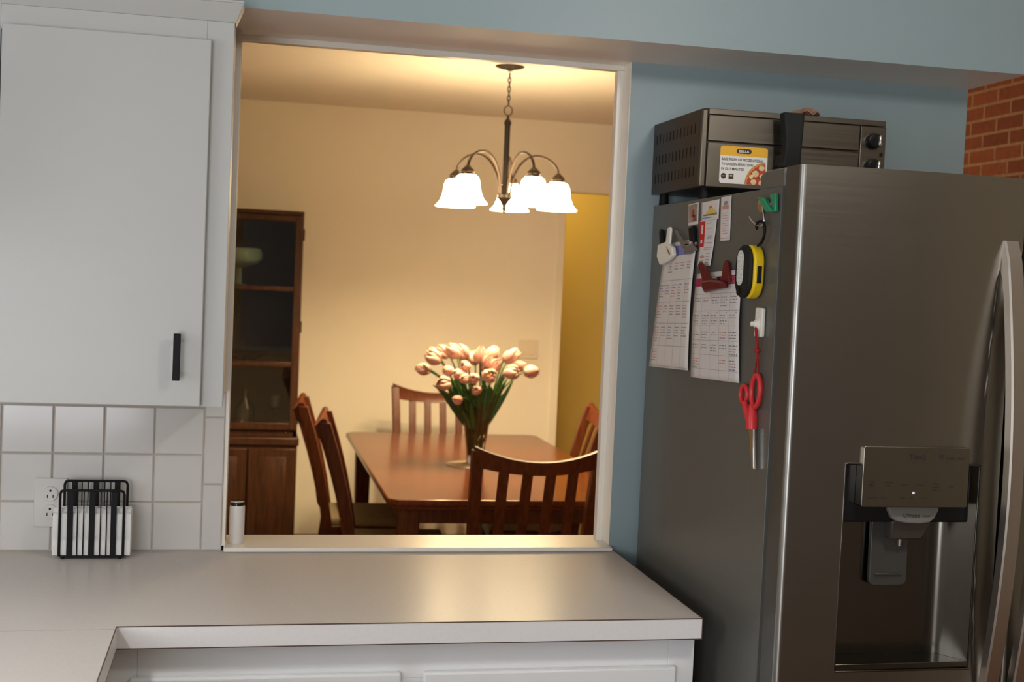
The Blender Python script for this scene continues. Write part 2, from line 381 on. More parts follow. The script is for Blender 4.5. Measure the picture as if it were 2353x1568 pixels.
# ------------------------------------------------------------------ upper cabinet
t = thing('wall_cabinet', 'white painted upper cabinet with one flat door above the tiles', 'cabinet', (-.52, -.16, 1.285))
X0, X1 = -.80, -.251
build('body', MB().box(X0, X1, -.300, -.011, 1.282, 2.112), M_white_dim, t, bevel=.001)
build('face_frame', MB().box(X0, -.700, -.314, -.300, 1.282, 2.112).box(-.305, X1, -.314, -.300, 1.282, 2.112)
      .box(-.700, -.305, -.314, -.300, 2.022, 2.112).box(-.700, -.305, -.314, -.300, 1.282, 1.300), M_white_dim, t, bevel=.001)
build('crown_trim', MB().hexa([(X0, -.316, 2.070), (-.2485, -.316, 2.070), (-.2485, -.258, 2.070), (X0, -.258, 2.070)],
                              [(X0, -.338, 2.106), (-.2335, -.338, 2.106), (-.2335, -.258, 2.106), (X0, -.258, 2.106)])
      .box(X0, -.2335, -.338, -.258, 2.106, 2.1115), M_white_dim, t, bevel=.0015)
d = build('door', MB().box(-.695, -.2955, -.332, -.3155, 1.2835, 2.030), M_white_dim, t, bevel=.002)
h = MB().box(-.3505, -.3365, -.364, -.354, 1.3385, 1.4335)
for z in (1.352, 1.42): h.lathe([(.004, -.356), (.004, -.331)], (-.3435, 0, z), 10, ax=1)
tag(build('handle', h, M_blk, d, bevel=.001), 'black bar handle')

# ------------------------------------------------------------------ worktop and base cabinets
CX, CY, CR = -.42, -.635, .70
t = thing('worktop', 'grey beige laminate worktop along the wall below the pass-through opening', 'counter', (.1, -.3, .872))
poly = [(CR, -.001), (-1.75, -.001), (-1.75, -2.3), (CX, -2.3), (CX, CY), (CR, CY)]
build('top', MB().prism(poly, lambda a, c: (a, c, .872), lambda a, c: (a, c, .914)), M_counter, t)
build('edge_band', MB().box(CX, CR, CY-.0006, CY+.0004, .8722, .9136).box(CX-.0004, CX+.0006, -2.3, CY, .8722, .9136), M_band_lit, t)
build('edge_seam', MB().box(CX-.001, CR+.0008, CY-.0012, CY+.001, .9126, .9143).box(CX-.001, CR+.0008, CY-.0012, CY+.001, .8715, .8735)
      .box(CX-.001, CX+.0008, -2.3, CY, .9128, .9143).box(CX-.001, CX+.0008, -2.3, CY, .8715, .8735)
      .box(CR-.001, CR+.0008, CY, -.001, .9128, .9143).box(CR-.0008, CR+.001, CY-.001, CY+.001, .872, .914), M_seam, t)
build('joint_line', MB().box(-1.75, CX, -.6558, -.6550, .9138, .9142), M_inkg, t)
def drawer_front(x0, x1, z0, z1, y, par, nm='drawer'):
    return build(nm, MB().box(x0, x1, y-.018, y, z0, z1), M_white_lit, par, bevel=.005, seg=3)
t = thing('base_cabinet', 'white base cabinet with two flat drawers under the worktop', 'cabinet', (.13, -.3, 0))
build('body', MB().box(CX+.003, .672, -.585, -.012, .10, .8715).box(CX+.003, .672, -.53, -.012, 0, .10), M_white_lit, t)
build('face_frame', MB().box(-.385, .645, -.600, -.585, .795, .8715).box(CX-.04, -.385, -.600, -.585, .10, .8715).box(.09, .16, -.600, -.585, .10, .795)
      .box(.645, .699, -.600, -.585, .10, .8715).box(-.385, .09, -.600, -.585, .60, .64).box(.16, .645, -.600, -.585, .60, .64)
      .box(.672, .699, -.585, -.012, .0, .8710), M_white_lit, t, bevel=.001)
for x0, x1 in ((-.397, .103), (.145, .657)):
    drawer_front(x0, x1, .635, .811, -.601, t)
    dd = drawer_front(x0, x1, .115, .61, -.601, t, 'door')
t = thing('peninsula_cabinet', 'white peninsula base cabinet at the left below the seam in the worktop', 'cabinet', (-1.1, -1.45, 0))
build('body', MB().box(-1.72, CX-.03, -2.27, -.62, .10, .8715).box(-1.70, CX-.09, -2.25, -.62, 0, .10), M_white_lit, t, bevel=.002)
for k in range(3): build('drawer', MB().box(CX-.03, CX-.012, -2.2+k*.5, -1.74+k*.5, .66, .82), M_white_lit, t, bevel=.004)

# ------------------------------------------------------------------ refrigerator
FX0, FX1, FT = .758, 1.665, 1.767
t = thing('refrigerator', 'stainless french-door refrigerator with a water dispenser beside the worktop', 'refrigerator', (1.2, -.4, 0))
FR = t
build('cabinet_body', MB().box(FX0, FX1, -.777, -.02, .03, FT), M_fside, t, bevel=.0012)
build('gasket', MB().box(FX0+.016, FX1-.016, -.792, -.776, .06, FT-.004), M_gask, t)
build('foot', MB().lathe([(.025, 0), (.025, .031)], (FX0+.06, -.70, 0), 12), M_blk, t)
build('foot', MB().lathe([(.025, 0), (.025, .031)], (FX0+.06, -.10, 0), 12), M_blk, t)
build('foot', MB().lathe([(.025, 0), (.025, .031)], (FX1-.06, -.70, 0), 12), M_blk, t)
build('foot', MB().lathe([(.025, 0), (.025, .031)], (FX1-.06, -.10, 0), 12), M_blk, t)
hc = MB().prism([(-.660, FT-.001), (-.775, FT-.001), (-.775, 1.803), (-.690, 1.803), (-.664, 1.796)], lambda a, c: (FX0+.004, a, c), lambda a, c: (FX0+.05, a, c))
hc.box(FX0+.006, FX0+.045, -.815, -.775, FT+.002, 1.790)
build('hinge_cover', hc, M_fside, t, bevel=.003)
# left door: rounded stainless edge, gently convex front, a scoop behind the handle, a hole for the dispenser
DXR, DZ0, DZ1 = 1.212, .70, 1.802
RX0, RX1, RZ0, RZ1 = .8735, 1.1465, .876, 1.262
def front_y(x):
    if x < FX0+.010:
        u = (x-FX0)/.010; return -.848-.010*math.sqrt(max(0, 1-(1-u)**2))
    return -.858-.010*math.sin(PI*(x-FX0-.010)/(DXR-FX0-.010))
def scoop_x(z):
    u = (z-.79)/(1.675-.79)
    return DXR-.042-.020*(math.sin(PI*min(1, max(0, u)))**.7 if 0 < u < 1 else 0)
def scoop(x, z, edge=DXR):
    u = (z-.79)/(1.675-.79)
    if u <= 0 or u >= 1: return 0
    d = x-scoop_x(z)
    if d <= 0: return 0
    k = min(1, math.sin(PI*u)*1.6)
    return k*.030*(1-math.exp(-d/.008))
xs = [FX0+.010*(1-math.cos(PI/2*i/8)) for i in range(9)]+[.81, .84, RX0]+[RX0+(RX1-RX0)*i/8 for i in range(1, 9)]+[RX1+(DXR-RX1)*i/20 for i in range(1, 21)]
zsd = sorted(set([DZ0, .76, RZ0]+[round(RZ0+(RZ1-RZ0)*i/14, 5) for i in range(15)]+[round(RZ1+(DZ1-RZ1)*i/22, 5) for i in range(1, 23)]+[.80, .82, .84, .86]))
db = MB(); nx, nz = len(xs), len(zsd)
vs = [(x, front_y(x)+scoop(x, z), z) for z in zsd for x in xs]
fs = []; ms = []
for j in range(nz-1):
    for i in range(nx-1):
        if RX0-1e-6 <= xs[i] < RX1-1e-6 and RZ0-1e-6 <= zsd[j] < RZ1-1e-6: continue
        fs.append((j*nx+i, j*nx+i+1, (j+1)*nx+i+1, (j+1)*nx+i)); ms.append(1 if xs[i] < FX0+.0095 else 0)
db.add(vs, fs); db.m = ms
top = [(nz-1)*nx+i for i in range(nx)]; bot = list(range(nx))
n0 = len(db.v); db.v += [Vector((FX0, -.793, DZ0)), Vector((DXR, -.793, DZ0)), Vector((DXR, -.793, DZ1)), Vector((FX0, -.793, DZ1))]
for f, m in ((top+[n0+2, n0+3], 2), (bot[::-1]+[n0, n0+1], 2), ([n0+1]+[j*nx+nx-1 for j in range(nz)]+[n0+2], 2), ([n0+3]+[j*nx for j in range(nz-1, -1, -1)]+[n0], 3), ([n0, n0+3, n0+2, n0+1], 2)):
    db.f.append(f); db.m.append(m)
dl = build('door', db, [M_steel, M_steelv, M_fside, M_dside], t, smooth=32)
def handle_bar(x0, x1, par):
    b = MB(); n = 24; ring = []
    for i in range(n+1):
        u = i/n; z = .775+(1.684-.775)*u; bow = math.sin(PI*u)**.9
        y1 = -.866-.054*bow-(.006 if 0 < i < n else 0); y0 = y1+.017 if 1 < i < n-1 else -.852
        ring.append([(x0, y0, z), (x0+.003, y1+.003, z), (x0+.006, y1, z), (x1-.006, y1, z), (x1-.003, y1+.003, z), (x1, y0, z)])
    vs = [p for r in ring for p in r]
    fs = [(i*6+k, i*6+(k+1) % 6, (i+1)*6+(k+1) % 6, (i+1)*6+k) for i in range(n) for k in range(6)]
    fs += [tuple(range(5, -1, -1)), tuple(range(n*6, n*6+6))]
    b.add(vs, fs)
    return tag(build('handle', b, M_hbar, par, smooth=28), 'curved brushed steel door handle')
handle_bar(1.1655, 1.202, dl)
b = MB().box(DXR+.006, FX1, -.862, -.793, DZ0, DZ1)
dr = build('door', b, M_steel, t, bevel=.012, seg=4)
handle_bar(1.226, 1.257, dr)
fd = build('freezer_drawer', MB().box(FX0, FX1, -.862, -.793, .08, DZ0-.008), M_steel, t, bevel=.012, seg=4)
build('handle', MB().tube([(FX0+.08, -.86, .60), (FX0+.10, -.915, .60), (FX1-.10, -.915, .60), (FX1-.08, -.86, .60)], .012), M_hbar, fd, smooth=40)
# dispenser
yf = -.866
prof = [(RX0, front_y(RX0)), (RX0+.002, -.822)]+[(RX0+.025-.023*math.cos(math.radians(a)), -.822+.021*math.sin(math.radians(a))) for a in (25, 50, 75, 90)] \
    + [(1.079, -.801), (1.091, -.8015), (1.102, -.804), (1.111, -.810), (1.118, -.818), (RX1, front_y(RX1))]
b = MB(); n = len(prof)
zc = [RZ0+.012, RZ0+.1, RZ1-.1, RZ1]
b.add([(x, y, z) for z in zc for x, y in prof], [(j*n+i, j*n+i+1, (j+1)*n+i+1, (j+1)*n+i) for j in range(3) for i in range(n-1)])
b.add([(x, y, RZ1) for x, y in prof], [tuple(range(n))])
dsp = build('water_dispenser', b, M_recess, t, smooth=50)
b = MB(); b.prism([(x, y) for x, y in prof], lambda a, c: (a, c, RZ0-.001), lambda a, c: (a, c, RZ0+.012))
build('drip_tray', b, M_recess, dsp, bevel=.001)
b = MB()                                          # thin bright lip round the opening
for (x0, x1, z0, z1) in ((RX0-.002, RX0+.0008, RZ0-.002, RZ1+.002), (RX1-.0008, RX1+.002, RZ0-.002, RZ1+.002), (RX0, RX1, RZ0-.002, RZ0+.001), (RX0, RX1, RZ1-.001, RZ1+.002)):
    yy = front_y((x0+x1)/2); b.box(x0, x1, yy-.0012, yy+.003, z0, z1)
build('lip', b, M_recess, dsp, bevel=.0005)
build('housing', MB().box(RX0+.003, RX1-.004, -.848, -.802, 1.150, RZ1-.001), M_blkgloss, dsp, bevel=.004)
build('control_panel', MB().prism(rrect(.8985, 1.1135, 1.186, 1.2985, .004), lambda a, c: (a, -.8735, c), lambda a, c: (a, -.848, c)), M_panel, dsp, bevel=.0012)
yt = -.8743; RV, UV = (1, 0, 0), (0, 0, 1)
b = MB()
b.text('ThinQ', (1.007, yt, 1.2795), RV, UV, height=.0105, bold=.01)
b.box(1.0525, 1.0605, yt-.0002, yt, 1.2765, 1.2845).text('Inverter Linear', (1.083, yt, 1.2785), RV, UV, width=.039, bold=.01)
for s_, x, z, wd in (('Ice', .918, 1.2335, .006), ('Plus', .918, 1.2275, .010), ('hold 3 sec', .918, 1.2225, .014), ('Water Filter', .951, 1.2325, .022), ('hold', .951, 1.2265, .009),
                     ('Freezer', .984, 1.2285, .015), ('Refrigerator', 1.016, 1.2275, .022), ('Fresh', 1.047, 1.2305, .010), ('Air Filter', 1.047, 1.2245, .016), ('hold 3s', 1.047, 1.2195, .014),
                     ('Lock', 1.0785, 1.2255, .008), ('Cubed', .979, 1.2045, .012), ('Water', .999, 1.204, .010), ('Crushed', 1.022, 1.2035, .015), ('Light  Alarm  Control', .929, 1.2035, .038)):
    b.text(s_, (x, yt, z), RV, UV, width=wd, bold=.008)
tag(build('lettering', b, M_ink, dsp), 'dark lettering on the control panel')
build('indicator_light', MB().box(1.0, 1.0045, -.8745, -.8730, 1.2118, 1.2142), M_led, dsp)
sp_ = [(.963, 1.190), (.963, 1.178), (.971, 1.163), (.980, 1.157), (1.0, 1.1535), (1.03, 1.1525), (1.048, 1.155), (1.058, 1.162), (1.066, 1.178), (1.066, 1.190)]
build('spout', MB().prism(sp_, lambda a, c: (a, -.858, c), lambda a, c: (a, -.804, c)), M_lt, dsp, bevel=.002)
build('lettering', MB().text('UVnano', (1.010, -.8592, 1.1685), RV, UV, width=.034, bold=.01).text('water', (1.040, -.8592, 1.1675), RV, UV, width=.017), M_ink, dsp)
build('spout_guard', MB().hexa([(.980, -.838, 1.118), (1.046, -.838, 1.118), (1.046, -.804, 1.118), (.980, -.804, 1.118)], [(.976, -.850, 1.156), (1.058, -.850, 1.156), (1.058, -.804, 1.156), (.976, -.804, 1.156)]), M_brn, dsp, bevel=.004)
build('nozzle', MB().lathe([(.0045, 1.104), (.005, 1.120)], (1.008, -.825, 0), 10), M_chrome, dsp)
pd = MB().prism(rrect(.953, 1.031, 1.026, 1.16, .012), lambda a, c: (a, -.818+.1*max(0, c-1.03)*.15, c), lambda a, c: (a, -.808+.1*max(0, c-1.03)*.15, c))
pd.box(.963, 1.021, -.822, -.815, 1.047, 1.051)
build('paddle', pd, M_padl, dsp, bevel=.002)

for o in dsp.children:
    if o.name.split('.')[0] in ('control_panel', 'lettering', 'indicator_light', 'spout', 'spout_guard', 'nozzle', 'paddle'):
        o.location = (.0045, 0, -.003)
# ------------------------------------------------------------------ pizza oven on the refrigerator
O0, O1, OY, OZ0, OZ1 = .753, 1.192, -.345, 1.794, 1.967
t = thing('pizza_oven', 'low bronze steel pizza oven standing on top of the refrigerator', 'oven', (.97, -.18, FT))
build('shell', MB().box(O0+.004, O1, OY+.006, -.012, OZ0, OZ1), M_oven, t, bevel=.004)
sd = MB().box(O0-.0005, O0+.005, OY+.010, -.012, OZ0, OZ1-.002)
build('side_panel', sd, M_ovside, t, bevel=.002)
for z in (1.925, 1.875, 1.830):
    for k in range(12): build('vent_slot', MB().box(O0-.0012, O0+.001, -.305+k*.024, -.302+k*.024, z-.011, z+.011), M_blk, t)
for (x, y) in ((O0+.022, -.045), (O0+.025, OY+.032), (O1-.03, -.045), (O1-.03, OY+.032)):
    build('foot', MB().lathe([(.012, FT), (.011, OZ0+.001)], (x, y, 0), 14), M_blk, t, smooth=40)
build('corner_post', MB().box(O0, O0+.014, OY, OY+.012, OZ0, OZ1-.003), M_oven, t, bevel=.003)
build('lid_front', MB().box(O0+.0155, 1.128, OY-.001, OY+.010, 1.8955, 1.952), M_oven, t, bevel=.0015)
build('tray_front', MB().box(O0+.0155, 1.128, OY-.001, OY+.010, OZ0+.001, 1.8925), M_oven, t, bevel=.0015)
build('top_rim', MB().box(O0+.0155, O1-.001, OY, OY+.012, 1.9535, OZ1-.001), M_oven, t, bevel=.001)
cpn = build('control_strip', MB().box(1.130, O1, OY-.001, OY+.010, OZ0+.001, 1.952), M_oven, t, bevel=.0015)
for z in (1.919, 1.862):
    k = build('knob', MB().lathe([(.018, OY), (.018, OY-.008), (.0155, OY-.018), (.012, OY-.019)], (1.159, 0, z), 22, ax=1), M_blkgloss, cpn, smooth=40)
    # bright ridge on the knob
    build('knob_ridge', MB().box(1.1655, 1.1715, OY-.0235, OY-.006, z-.012, z+.012), M_chrome, cpn, bevel=.002)
build('indicator_light', MB().lathe([(.0042, OY+.001), (.0042, OY-.003)], (1.1815, 0, 1.890), 12, ax=1), M_blkgloss, cpn)
hp = [(.958, OY+.004, 1.948), (.958, OY-.035, 1.952), (.958, OY-.052, 1.935), (.956, OY-.050, 1.90), (.955, OY-.052, 1.868), (.954, OY-.060, 1.842), (.954, OY-.050, 1.828)]
hb = MB()
hy = [(1.962, .0265), (1.950, .026), (1.925, .0235), (1.90, .0215), (1.875, .021), (1.855, .022), (1.842, .026)]
vs = []; 
for z, hw in hy:
    yo = OY-.058-.004*math.cos((z-1.90)*40); vs += [(.944-hw, yo+.022, z), (.944-hw*.9, yo, z), (.944+hw*.9, yo, z), (.944+hw, yo+.022, z)]
hb.add(vs, [(i*4+k, i*4+(k+1) % 4, (i+1)*4+(k+1) % 4, (i+1)*4+k) for i in range(len(hy)-1) for k in range(4)]+[(3, 2, 1, 0), tuple(range(len(vs)-4, len(vs)))])
hb.box(.924, .964, OY-.045, OY-.0012, 1.846, 1.872)
build('handle', hb, M_rub, t, bevel=.004, seg=3)
# sticker on the oven front: a part of the oven
ly = OY-.0022
LX0, LX1, LZ0, LZ1 = .798, .909, 1.8045, 1.8865
lb = build('label_sticker', MB().prism(rrect(LX0, LX1, LZ0, LZ1, .006), lambda a, c: (a, ly, c), lambda a, c: (a, ly+.0010, c)), M_labw, t)
lb['label'] = 'white and yellow sticker'
e = .0003
hd = [(LX0, 1.8655), (LX1, 1.8655)]+arc(LX1-.006, LZ1-.006, .006, 0, 90, 4)+arc(LX0+.006, LZ1-.006, .006, 90, 180, 4)
build('header_band', MB().prism(hd, lambda a, c: (a, ly-e, c), lambda a, c: (a, ly, c)), M_orange, lb)
build('badge', MB().prism(rrect(.8355, .8705, 1.871, 1.8815, .005), lambda a, c: (a, ly-2*e, c), lambda a, c: (a, ly-e, c)), M_ink, lb)
build('lettering', MB().text('BELLA', (.853, ly-3*e, 1.8762), RV, UV, width=.024, height=.0055, bold=.02), M_labw, lb)
b = MB()
for k, (s_, wd) in enumerate((('BAKE FRESH OR FROZEN PIZZAS', .098), ('TO GOLDEN PERFECTION', .074), ('IN 12-15 MINUTES!', .053))):
    b.text(s_, (LX0+.0035, ly-e, 1.8575-.0105*k), RV, UV, width=wd, height=.0058, bold=.022, center=False)
b.lathe([(.0062, ly-e), (.0062, ly)], (.8075, 0, 1.8205), 18, ax=1).box(.8195, .8310, ly-e, ly, 1.8145, 1.8260)
build('lettering', b, M_ink, lb)
build('lettering', MB().text('NON', (.8075, ly-2*e, 1.8205), RV, UV, width=.008, bold=.02).box(.8225, .828, ly-2*e, ly-e, 1.820, 1.8235), M_orange, lb)
def pie(cx, cz, r, n=40):
    out = []
    for i in range(n+1):
        a = math.radians(95+85*i/n); x, z = cx+r*math.cos(a), cz+r*math.sin(a)
        out.append((min(x, LX1-.001), max(z, LZ0+.0005)))
    return out+[(min(cx, LX1-.001), LZ0+.0005)]
b = MB(); b.prism(pie(.9085, 1.8045, .051), lambda a, c: (a, ly-e, c), lambda a, c: (a, ly, c)).mat(1).prism(pie(.9085, 1.8045, .046), lambda a, c: (a, ly-2*e, c), lambda a, c: (a, ly-e, c))
for (x, z, r, m) in ((.882, 1.829, .008, 2), (.896, 1.842, .007, 2), (.878, 1.811, .007, 2), (.899, 1.822, .008, 2), (.889, 1.818, .006, 1), (.872, 1.822, .005, 2), (.897, 1.809, .007, 2)):
    b.mat(m); b.prism([(x+r*math.cos(a*PI/6), z+r*.9*math.sin(a*PI/6)) for a in range(12)], lambda a, c: (a, ly-3*e, c), lambda a, c: (a, ly-2*e, c))
build('pizza_picture', b, [M_crust, M_sauce, M_cheese], lb)
# crumpled cloth on the oven
b = MB()
b.grid(lambda u, v: (.985+.048*u+.006*math.sin(9*v), -.338+.07*v+.006*math.sin(7*u), OZ1+.0015+.021*abs(math.sin(5.2*u+2.2*v))*math.sin(PI*min(1, max(0, .08+.84*u)))*(.5+.5*math.sin(PI*v))), 28, 14)
tag(build('cloth', b, M_cloth, base=(1.02, -.25, OZ1), solid=.002, smooth=80), 'small crumpled brown cloth lying on top of the pizza oven', 'cloth')

# ------------------------------------------------------------------ papers, magnets and tools on the refrigerator's side
XF = FX0
def page(q, curl, nu=10, nv=18):
    """q: corners TL, TR, BR, BL as (y, z). curl(u, v): distance off the steel. returns point function"""
    TL, TR, BR, BL = [Vector((0, *p)) for p in q]
    def P(u, v, lift=0):
        p = (TL*(1-u)+TR*u)*(1-v)+(BL*(1-u)+BR*u)*v
        return Vector((XF-.0012-curl(u, v)-lift, p.y, p.z))
    return P
def strip(mb, P, u0, u1, v0, v1, lift=.0005, n=4):
    mb.grid(lambda a, c: P(u0+(u1-u0)*a, v0+(v1-v0)*c, lift), n, max(1, int((v1-v0)*18)))
def page_thing(name, label, cat, q, curl, group=None):
    P = page(q, curl); base = P(.5, 1)
    r = thing(name, label, cat, base, group)
    build('sheet', MB().grid(lambda u, v: P(u, v), 10, 20), M_paper, r, solid=.0005, smooth=80)
    return r, P
def words(mb, P, u0, u1, v, h=.008, rnd=random):
    u = u0
    while u < u1:
        wd = rnd.uniform(.025, .06); e = min(u+wd, u1)
        strip(mb, P, u, e, v, v+h, .0006, 1); u = e+.014
# left calendar page
r, P = page_thing('calendar_page', 'paper calendar page hanging nearest the blue wall on the refrigerator side', 'calendar',
                  [(-.134, 1.672), (-.344, 1.680), (-.334, 1.388), (-.061, 1.377)], lambda u, v: .002+.010*max(0, v-.6)**1.5+.006*math.sin(PI*v)*(.4+.6*u), 'calendar pages on the refrigerator')
grd, g1, g2, g3 = MB(), MB(), MB(), MB()
for v in (.30, .47, .64, .82, .985): strip(grd, P, .03, .97, v, v+.003, n=10)
for u in (.2, .4, .6, .8): strip(grd, P, u, u+.003, .30, .985)
for ri, (v0, rows) in enumerate(((.165, 5), (.335, 6), (.50, 5), (.67, 6), (.85, 5))):
    for c in range(5):
        if ri == 4 and c > 0: continue
        if v0 < .3 and c < 1: continue
        nrow = random.randint(max(2, rows-2), rows)
        for k in range(nrow):
            tgt = random.choice((g1, g1, g2, g1, g2, g1, g3 if ri % 2 else g1)); u0 = .04+.19*c
            words(tgt, P, u0, u0+random.uniform(.08, .14), v0+.022*k)
strip(g3, P, .30, .95, .03, .11, .0006, 4)
build('grid_lines', grd, M_inkg, r); build('print', g1, M_inkg, r); build('print', g2, M_inkr, r); build('print', g3, M_inkb, r)
# right calendar page
r, P = page_thing('calendar_page', 'paper calendar page with a dark red heading held by the dark red clip', 'calendar',
                  [(-.354, 1.602), (-.612, 1.613), (-.630, 1.386), (-.353, 1.375)], lambda u, v: .0015+.005*math.sin(PI*v)+.007*max(0, v-.75), 'calendar pages on the refrigerator')
grd, g1, g2, g3, hd = MB(), MB(), MB(), MB(), MB()
strip(hd, P, .0, .985, .045, .125, .0005, 8)
for v in (.20, .36, .50, .635, .77, .905): strip(grd, P, .02, .98, v, v+.003, n=10)
for u in (.2, .4, .6, .8): strip(grd, P, u, u+.003, .20, .98)
for ri, v0 in enumerate((.235, .40, .555, .675, .81)):
    for c in range(5):
        if ri == 4 and c in (1, 2): continue
        for k in range(random.randint(2, 4)):
            tgt = g2 if (c == 3 and ri in (2, 4)) or random.random() < .12 else (g3 if ri == 4 and c == 4 else g1)
            words(tgt, P, .03+.195*c, .03+.195*c+random.uniform(.10, .155), v0+.026*k, .009)
for c in range(5):
    words(g1, P, .15+.195*c, .165+.195*c, .375, .010)
build('grid_lines', grd, M_inkg, r); build('print', g1, M_inkg, r); build('print', g2, M_inkr, r); build('print', g3, M_inkb, r)
build('heading', hd, pbr('heading_red', (.34, .02, .06), .6), r)
b = MB(); b.text('2023', P(.83, .085, .0011), (0, -1, 0.04), (0, 0, 1), width=.052, height=.013); build('lettering', b, pbr('heading_pink', (.50, .18, .22), .6), r)
# cards
def card(label, q, curl=lambda u, v: .0006, name='card', cat='card'):
    return page_thing(name, label, cat, q, curl, 'cards on the refrigerator')
r, P = card('small faded photo card under the oven on the refrigerator side', [(-.275, 1.758), (-.339, 1.760), (-.343, 1.712), (-.279, 1.710)])
b = MB(); strip(b, P, .06, .94, .05, .86); build('picture', b, pbr('photo_tan', (.34, .25, .20), .5, var=(60, .35)), r)
b = MB(); strip(b, P, .38, .62, .30, .62, .0008); strip(b, P, .50, .78, .55, .84, .0008); build('print', b, pbr('photo_red', (.32, .06, .05), .6), r)
r, P = card('white card with an orange sun over a yellow hill printed on it', [(-.358, 1.758), (-.464, 1.760), (-.464, 1.719), (-.361, 1.717)])
def disc_on(mb, P, cu, cv, ru, rv, lift, a0=0, a1=360, n=18):
    pts = [P(cu+ru*math.cos(math.radians(a0+(a1-a0)*i/n)), cv-rv*math.sin(math.radians(a0+(a1-a0)*i/n)), lift) for i in range(n+(0 if a1-a0 == 360 else 1))]
    mb.add(pts, [tuple(range(len(pts)))])
b = MB(); disc_on(b, P, .54, .40, .10, .16, .0006); build('sun_print', b, pbr('print_orange', (.80, .16, .02), .6), r)
b = MB(); b.add([P(.2, .72, .0008), P(.42, .46, .0008), P(.56, .36, .0008), P(.72, .46, .0008), P(.93, .70, .0008)], [(0, 1, 2, 3, 4)]); build('hill_print', b, pbr('print_yellow', (.72, .52, .12), .6), r)
b = MB(); strip(b, P, .15, .92, .68, .76, .001, 6); build('print', b, pbr('print_olive', (.20, .20, .12), .6), r)
b = MB(); strip(b, P, .08, .62, .84, .89, .001, 6); build('print', b, M_inkb, r)
r, P = card('long white card with a red panel at its left, below the sun card', [(-.356, 1.718), (-.456, 1.719), (-.441, 1.620), (-.364, 1.619)], lambda u, v: .001+.004*v*v)
b = MB(); strip(b, P, .0, .34, .02, .58, .0006); build('red_panel', b, pbr('print_bright_red', (.60, .02, .02), .6), r)
b = MB(); strip(b, P, .12, .24, .10, .30, .0009); strip(b, P, .10, .22, .42, .50, .0009); build('print', b, M_paper, r)
g1, g2 = MB(), MB()
words(g2, P, .42, .72, .06, .02)
for v in (.18, .34, .37, .40): words(g1, P, .50, .80, v, .014)
words(g2, P, .36, .85, .49, .018); words(g2, P, .36, .9, .60, .014); words(g2, P, .36, .9, .635, .014)
for v in (.72, .79, .86, .92): words(g1, P, .58, .85, v, .016)
disc_on(g2, P, .30, .80, .16, .035, .0009); words(g2, P, .10, .9, .96, .012); words(g1, P, .12, .45, .88, .012)
build('print', g1, M_inkg, r); build('print', g2, M_inkr, r)
r, P = card('narrow white card with rows of red print, rightmost of the cards', [(-.473, 1.763), (-.531, 1.764), (-.534, 1.672), (-.479, 1.671)])
g2, g1 = MB(), MB(); strip(g2, P, .18, .78, .20, .29, .0006); disc_on(g1, P, .5, .15, .22, .05, .0006)
for k in range(9): words(g2, P, .22, .22+random.uniform(.4, .6), .37+.057*k, .012)
words(g2, P, .08, .94, .93, .016)
build('print', g2, M_inkr, r); build('print', g1, M_inkg, r)

def plate(mb, pts, x0, x1):
    """outline (y, z) with thickness along x"""
    return mb.prism(pts, lambda a, c: (x0, a, c), lambda a, c: (x1, a, c))
# white magnetic clip
t = thing('magnetic_clip', 'white plastic magnetic clip at the top left of the left calendar page', 'clip', (XF-.02, -.19, 1.625), 'clips on the refrigerator')
b = MB(); vsw = [(-.130, 1.670), (-.190, 1.676), (-.232, 1.662), (-.240, 1.644), (-.205, 1.631), (-.150, 1.622), (-.126, 1.641)]
plate(b, vsw, XF-.022, XF-.011)
plate(b, [(-.178, 1.668), (-.208, 1.668), (-.213, 1.704), (-.208, 1.709), (-.194, 1.709), (-.186, 1.704)], XF-.020, XF-.014)
build('jaw', b, M_ivory, t, bevel=.005, seg=3)
build('lever', plate(MB(), [(-.112, 1.670), (-.134, 1.672), (-.122, 1.706), (-.108, 1.708), (-.102, 1.70)], XF-.011, XF-.003), M_blk, t, bevel=.002)
build('spring', MB().lathe([(.005, -.012), (.005, .012)], (XF-.011, -.175, 1.668), 12, ax=1), M_chrome, t)
build('notch', plate(MB(), [(-.196, 1.664), (-.220, 1.652), (-.226, 1.644), (-.212, 1.648)], XF-.0228, XF-.0205), M_gold, t)
# grey clip
t = thing('magnetic_clip', 'dark grey magnetic clip beside the white clip on the left calendar page', 'clip', (XF-.02, -.33, 1.645), 'clips on the refrigerator')
build('jaw', plate(MB(), [(-.300, 1.664), (-.352, 1.668), (-.376, 1.654), (-.307, 1.645)], XF-.018, XF-.009), M_gun, t, bevel=.003)
build('lever', plate(MB(), [(-.236, 1.700), (-.252, 1.702), (-.318, 1.664), (-.296, 1.658)], XF-.020, XF-.015), M_gun, t, bevel=.003)
build('back_lever', plate(MB(), [(-.308, 1.703), (-.338, 1.708), (-.347, 1.672), (-.320, 1.672)], XF-.012, XF-.003), M_blk, t, bevel=.002)
build('spring', MB().lathe([(.006, -.014), (.006, .014)], (XF-.014, -.325, 1.668), 12, ax=1), M_chrome, t)
